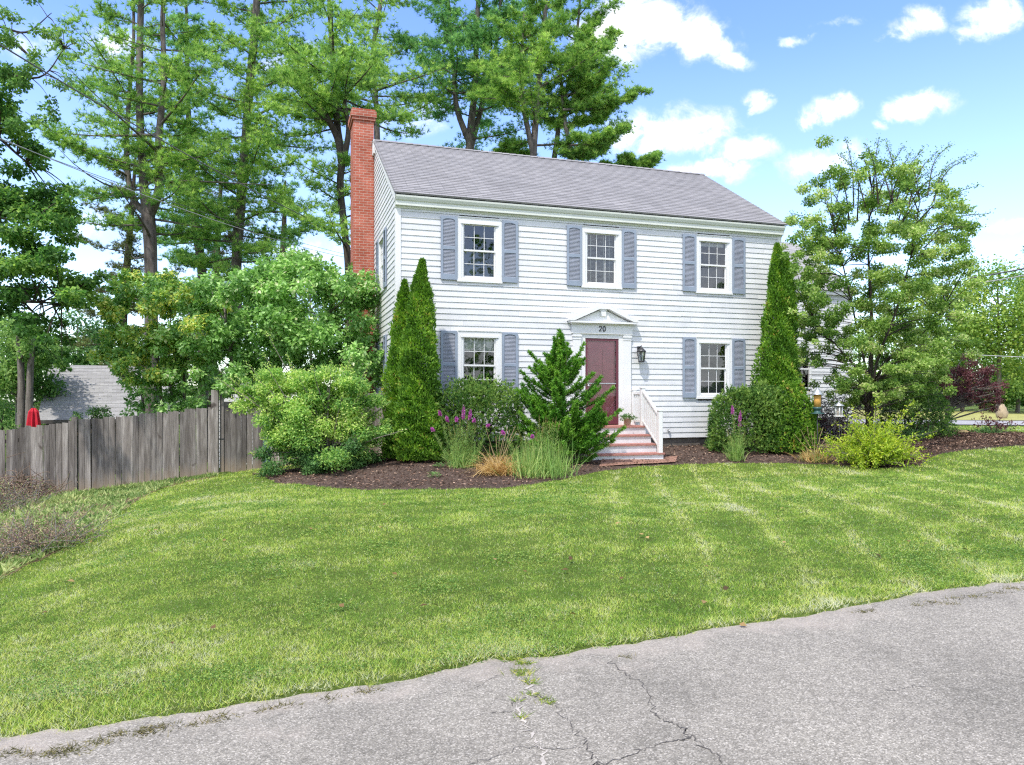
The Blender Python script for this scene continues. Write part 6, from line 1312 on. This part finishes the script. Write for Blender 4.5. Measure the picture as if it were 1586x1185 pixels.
for i, px in enumerate((31, 44)):
    b = gp(px, 28); rg = np.random.default_rng(150+i); C, Rr = clumps(rg, [(px, 520, 24), (px+5, 545, 18)], 28, .5, 3, .6)
    decid('cedar_tree', ['pale bare trunked tree, left of the pair behind the red umbrella', 'pale bare trunked tree, right of the pair behind the red umbrella'][i], b, [([b-[0, 0, .2], at(px+2, 600, 28), at(px-2+8*i, 520, 28)], [.17, .12, .1])], C, Rr, 160, .14, .09, 'mid_t', 'bark_gr', 150+i, .1, 'tree', 'pale trunked trees at far left')
# the wood across the road, behind the camera: what the windows mirror
rg = np.random.default_rng(170); n = 100; C = np.c_[rg.uniform(-34, 34, n), -26-6*rg.random(n), 1+16*rg.random(n)**1.3]
tag(leafy('roadside_wood', rg, C, np.full(n, 2.3), 70, .7, .5, M['maple'], None, .9), 'dark wood on the other side of the road', 'wood', kind='stuff')

# ------------------------------------------------------------------ cables
def cable(label, A, B, sag, r=.011, mat='wire', group='overhead cables'):
    t = np.linspace(0, 1, 25)[:, None]; p = A+(B-A)*t-np.array([0, 0, sag])*4*t*(1-t); T = Tubes(); T.add(p, r, 6); o = np_mesh('overhead_cable', np.concatenate(T.V), np.concatenate(T.F), M[mat], None, smooth=True); tag(o, label, 'cable', group)
cable('thick overhead cable slanting down from the upper left edge across the pine stems', at(-40, 45, 13), at(560, 375, 31), .25, .016)
cable('upper of two thin parallel cables at the left edge', at(-30, 205, 16), at(540, 395, 36), .2, .009)
cable('lower of two thin parallel cables at the left edge', at(-30, 202, 15), at(552, 402, 33), .3, .011, 'wire2')
cable('upper heavy cable at the right edge before the bright trees', at(1500, 431, 27), at(1680, 394, 24), .06, .03)
cable('lower heavy cable at the right edge before the bright trees', at(1518, 438, 27), at(1680, 405, 24), .06, .022, 'wire2')
cable('thin level cable at the right edge above the purple tree', at(1440, 545, 36), at(1700, 556, 33), .06, .016, 'wire2')
# fallen leaves on the lawn
M['deadleaf'] = leafmat('dead_leaf', [(0, (.05, .035, .015)), (.6, (.16, .11, .045)), (1, (.36, .28, .12))], .1, gain=1.)
rg = np.random.default_rng(160); n = 70; q = np.array([on(*a) for a in zip(rg.uniform(60, 1540, n), 765+250*rg.random(n)**1.6)]); k = on_lawn(q[:, 0], q[:, 1]); q = q[k]; n = len(q)
o = leaves('fallen_leaves', q+[0, 0, .045], unit(np.c_[rg.normal(size=(n, 2)), .2*rg.normal(size=n)]), unit(rdir(rg, n)*.5+[0, 0, 1.]), .04+.05*rg.random(n), .025+.03*rg.random(n), M['deadleaf'], None, rg.random(n)); tag(o, 'scattered brown fallen leaves on the lawn', 'leaves', kind='stuff')

# ------------------------------------------------------------------ SKY, SUN, CAMERA
SD = np.array([.145, .29, -.53]); SD = SD/np.linalg.norm(SD)          # direction the light travels
w = bpy.data.worlds.new('World'); sc.world = w; w.use_nodes = True; nt = w.node_tree; nt.nodes.clear()
out = nt.nodes.new('ShaderNodeOutputWorld'); sky = nt.nodes.new('ShaderNodeTexSky'); sky.sky_type = 'NISHITA'; sky.sun_disc = False
elev = math.asin(-SD[2]); az = math.atan2(-SD[0], -SD[1]); sky.sun_elevation = elev; sky.sun_rotation = az; sky.air_density = 1.0; sky.dust_density = .6; sky.ozone_density = 1.5
bg = nt.nodes.new('ShaderNodeBackground'); bg.inputs[1].default_value = SKY_S
tc = nt.nodes.new('ShaderNodeTexCoord'); sx = nt.nodes.new('ShaderNodeSeparateXYZ'); nt.links.new(tc.outputs['Generated'], sx.inputs[0])
def mth(op, a, b=None, clamp=False):
    n = nt.nodes.new('ShaderNodeMath'); n.operation = op; n.use_clamp = clamp
    for i, v in enumerate((a, b)):
        if v is None: continue
        if hasattr(v, 'links'): nt.links.new(v, n.inputs[i])
        else: n.inputs[i].default_value = v
    return n.outputs[0]
yy = mth('MAXIMUM', sx.outputs[1], .05); uu_ = mth('DIVIDE', sx.outputs[0], yy); vv_ = mth('DIVIDE', sx.outputs[2], yy)
cb = nt.nodes.new('ShaderNodeCombineXYZ'); nt.links.new(uu_, cb.inputs[0]); nt.links.new(vv_, cb.inputs[1])
nz = noise(nt, 9, 7, .6, cb.outputs[0], .3); nz2 = noise(nt, 24, 9, .66, cb.outputs[0], .35); nz3 = noise(nt, 4.5, 6, .62, tc.outputs['Generated'], .2)
du = mth('MULTIPLY', mth('SUBTRACT', nz.outputs['Fac'], .5), .13); dens = None
CL = [(1000, 35, 85, 42, 1.), (1085, 62, 60, 34, 1.), (950, 55, 60, 40, 1.), (1130, 98, 36, 16, .85), (1425, 35, 40, 24, .85), (1395, 50, 40, 16, .7), (1545, 25, 50, 30, .8), (1510, 50, 45, 18, .6), (1165, 163, 24, 14, .85), (1285, 170, 34, 20, .95), (1418, 166, 44, 22, .95), (1365, 192, 20, 10, .6), (1310, 35, 45, 10, .45), (1240, 55, 30, 9, .45), (1060, 210, 85, 26, .8), (1000, 200, 60, 30, .75), (1145, 232, 60, 22, .75), (1095, 264, 70, 16, .85), (1265, 255, 60, 26, .7), (1330, 235, 45, 22, .55), (1575, 345, 40, 14, .6), (180, 75, 60, 40, .6), (460, 100, 80, 40, .5), (130, 350, 50, 22, .55), (470, 385, 80, 20, .6), (640, 180, 70, 40, .5), (60, 60, 60, 40, .4)]
for px, py, a, b, s in CL:
    x = mth('DIVIDE', mth('SUBTRACT', mth('ADD', uu_, du), (px-CX)/F), a/F); y = mth('DIVIDE', mth('SUBTRACT', mth('ADD', vv_, mth('MULTIPLY', du, .6)), (CY-py)/F), b/F)
    e = mth('MULTIPLY', mth('EXPONENT', mth('MULTIPLY', mth('ADD', mth('MULTIPLY', x, x), mth('MULTIPLY', y, y)), -.8)), s)
    dens = e if dens is None else mth('MAXIMUM', dens, e)
fr_ = mth('MULTIPLY', dens, mth('ADD', mth('MULTIPLY', nz2.outputs['Fac'], 2.7), -.35))
mr = nt.nodes.new('ShaderNodeMapRange'); mr.interpolation_type = 'SMOOTHSTEP'; mr.inputs['From Min'].default_value = .2; mr.inputs['From Max'].default_value = .95; nt.links.new(fr_, mr.inputs[0])
# unseen broken cloud added behind the camera to whiten the fill light
back = nt.nodes.new('ShaderNodeMapRange'); back.inputs['From Min'].default_value = .36; back.inputs['From Max'].default_value = .6; nt.links.new(nz3.outputs['Fac'], back.inputs[0])
isb = mth('LESS_THAN', sx.outputs[1], .25); cov = mth('MAXIMUM', mth('MULTIPLY', mr.outputs[0], mth('GREATER_THAN', sx.outputs[1], .1)), mth('MULTIPLY', back.outputs[0], mth('MULTIPLY', isb, .85)))
hz_ = nt.nodes.new('ShaderNodeMapRange'); hz_.inputs['From Min'].default_value = .0; hz_.inputs['From Max'].default_value = .42; hz_.inputs['To Min'].default_value = .32; hz_.inputs['To Max'].default_value = 0; nt.links.new(sx.outputs[2], hz_.inputs[0])
hs = nt.nodes.new('ShaderNodeHueSaturation'); hs.inputs['Hue'].default_value = .516; hs.inputs['Saturation'].default_value = SKY_SAT; hs.inputs['Value'].default_value = SKY_VAL; nt.links.new(sky.outputs[0], hs.inputs['Color'])
c1 = mix(nt, hs.outputs[0], (4.6, 5.4, 6.4), hz_.outputs[0])
shade = ramp(nt, [(.36, (4.6, 4.75, 5.1)), (.58, (6.6, 6.6, 6.65))], nz.outputs['Fac'])
c2 = mix(nt, c1, shade.outputs[0], cov)
nt.links.new(c2, bg.inputs[0]); nt.links.new(bg.outputs[0], out.inputs[0])
sl = bpy.data.lights.new('sun', 'SUN'); sl.energy = SUN_E; sl.angle = R(1.5); sl.color = (1, .95, .87); so = bpy.data.objects.new('sun', sl); link(so)
from mathutils import Vector
so.rotation_euler = Vector(SD).to_track_quat('-Z', 'Y').to_euler(); so.location = (-5, -10, 30)
cam = bpy.data.cameras.new('camera'); cam.sensor_width = 36; cam.lens = 36*F/1586; cam.shift_y = (CY-592.5)/1586; cam.clip_end = 2000; cam.clip_start = .05
co = bpy.data.objects.new('camera', cam); link(co); co.location = (0, 0, EYE); co.rotation_euler = (R(90), 0, 0); sc.camera = co
sc.view_settings.view_transform = 'Standard'; sc.view_settings.look = 'None'; sc.view_settings.exposure = EXPO; sc.view_settings.gamma = 1
sc.render.engine = 'CYCLES'; cy = sc.cycles; cy.max_bounces = 7; cy.diffuse_bounces = 4; cy.glossy_bounces = 3; cy.transmission_bounces = 4; cy.transparent_max_bounces = 10; cy.caustics_reflective = False; cy.caustics_refractive = False
cy.use_denoising = False; cy.pixel_filter_type = 'BLACKMAN_HARRIS'; cy.filter_width = 1.25; cy.sample_clamp_indirect = 6
sc.render.use_persistent_data = False
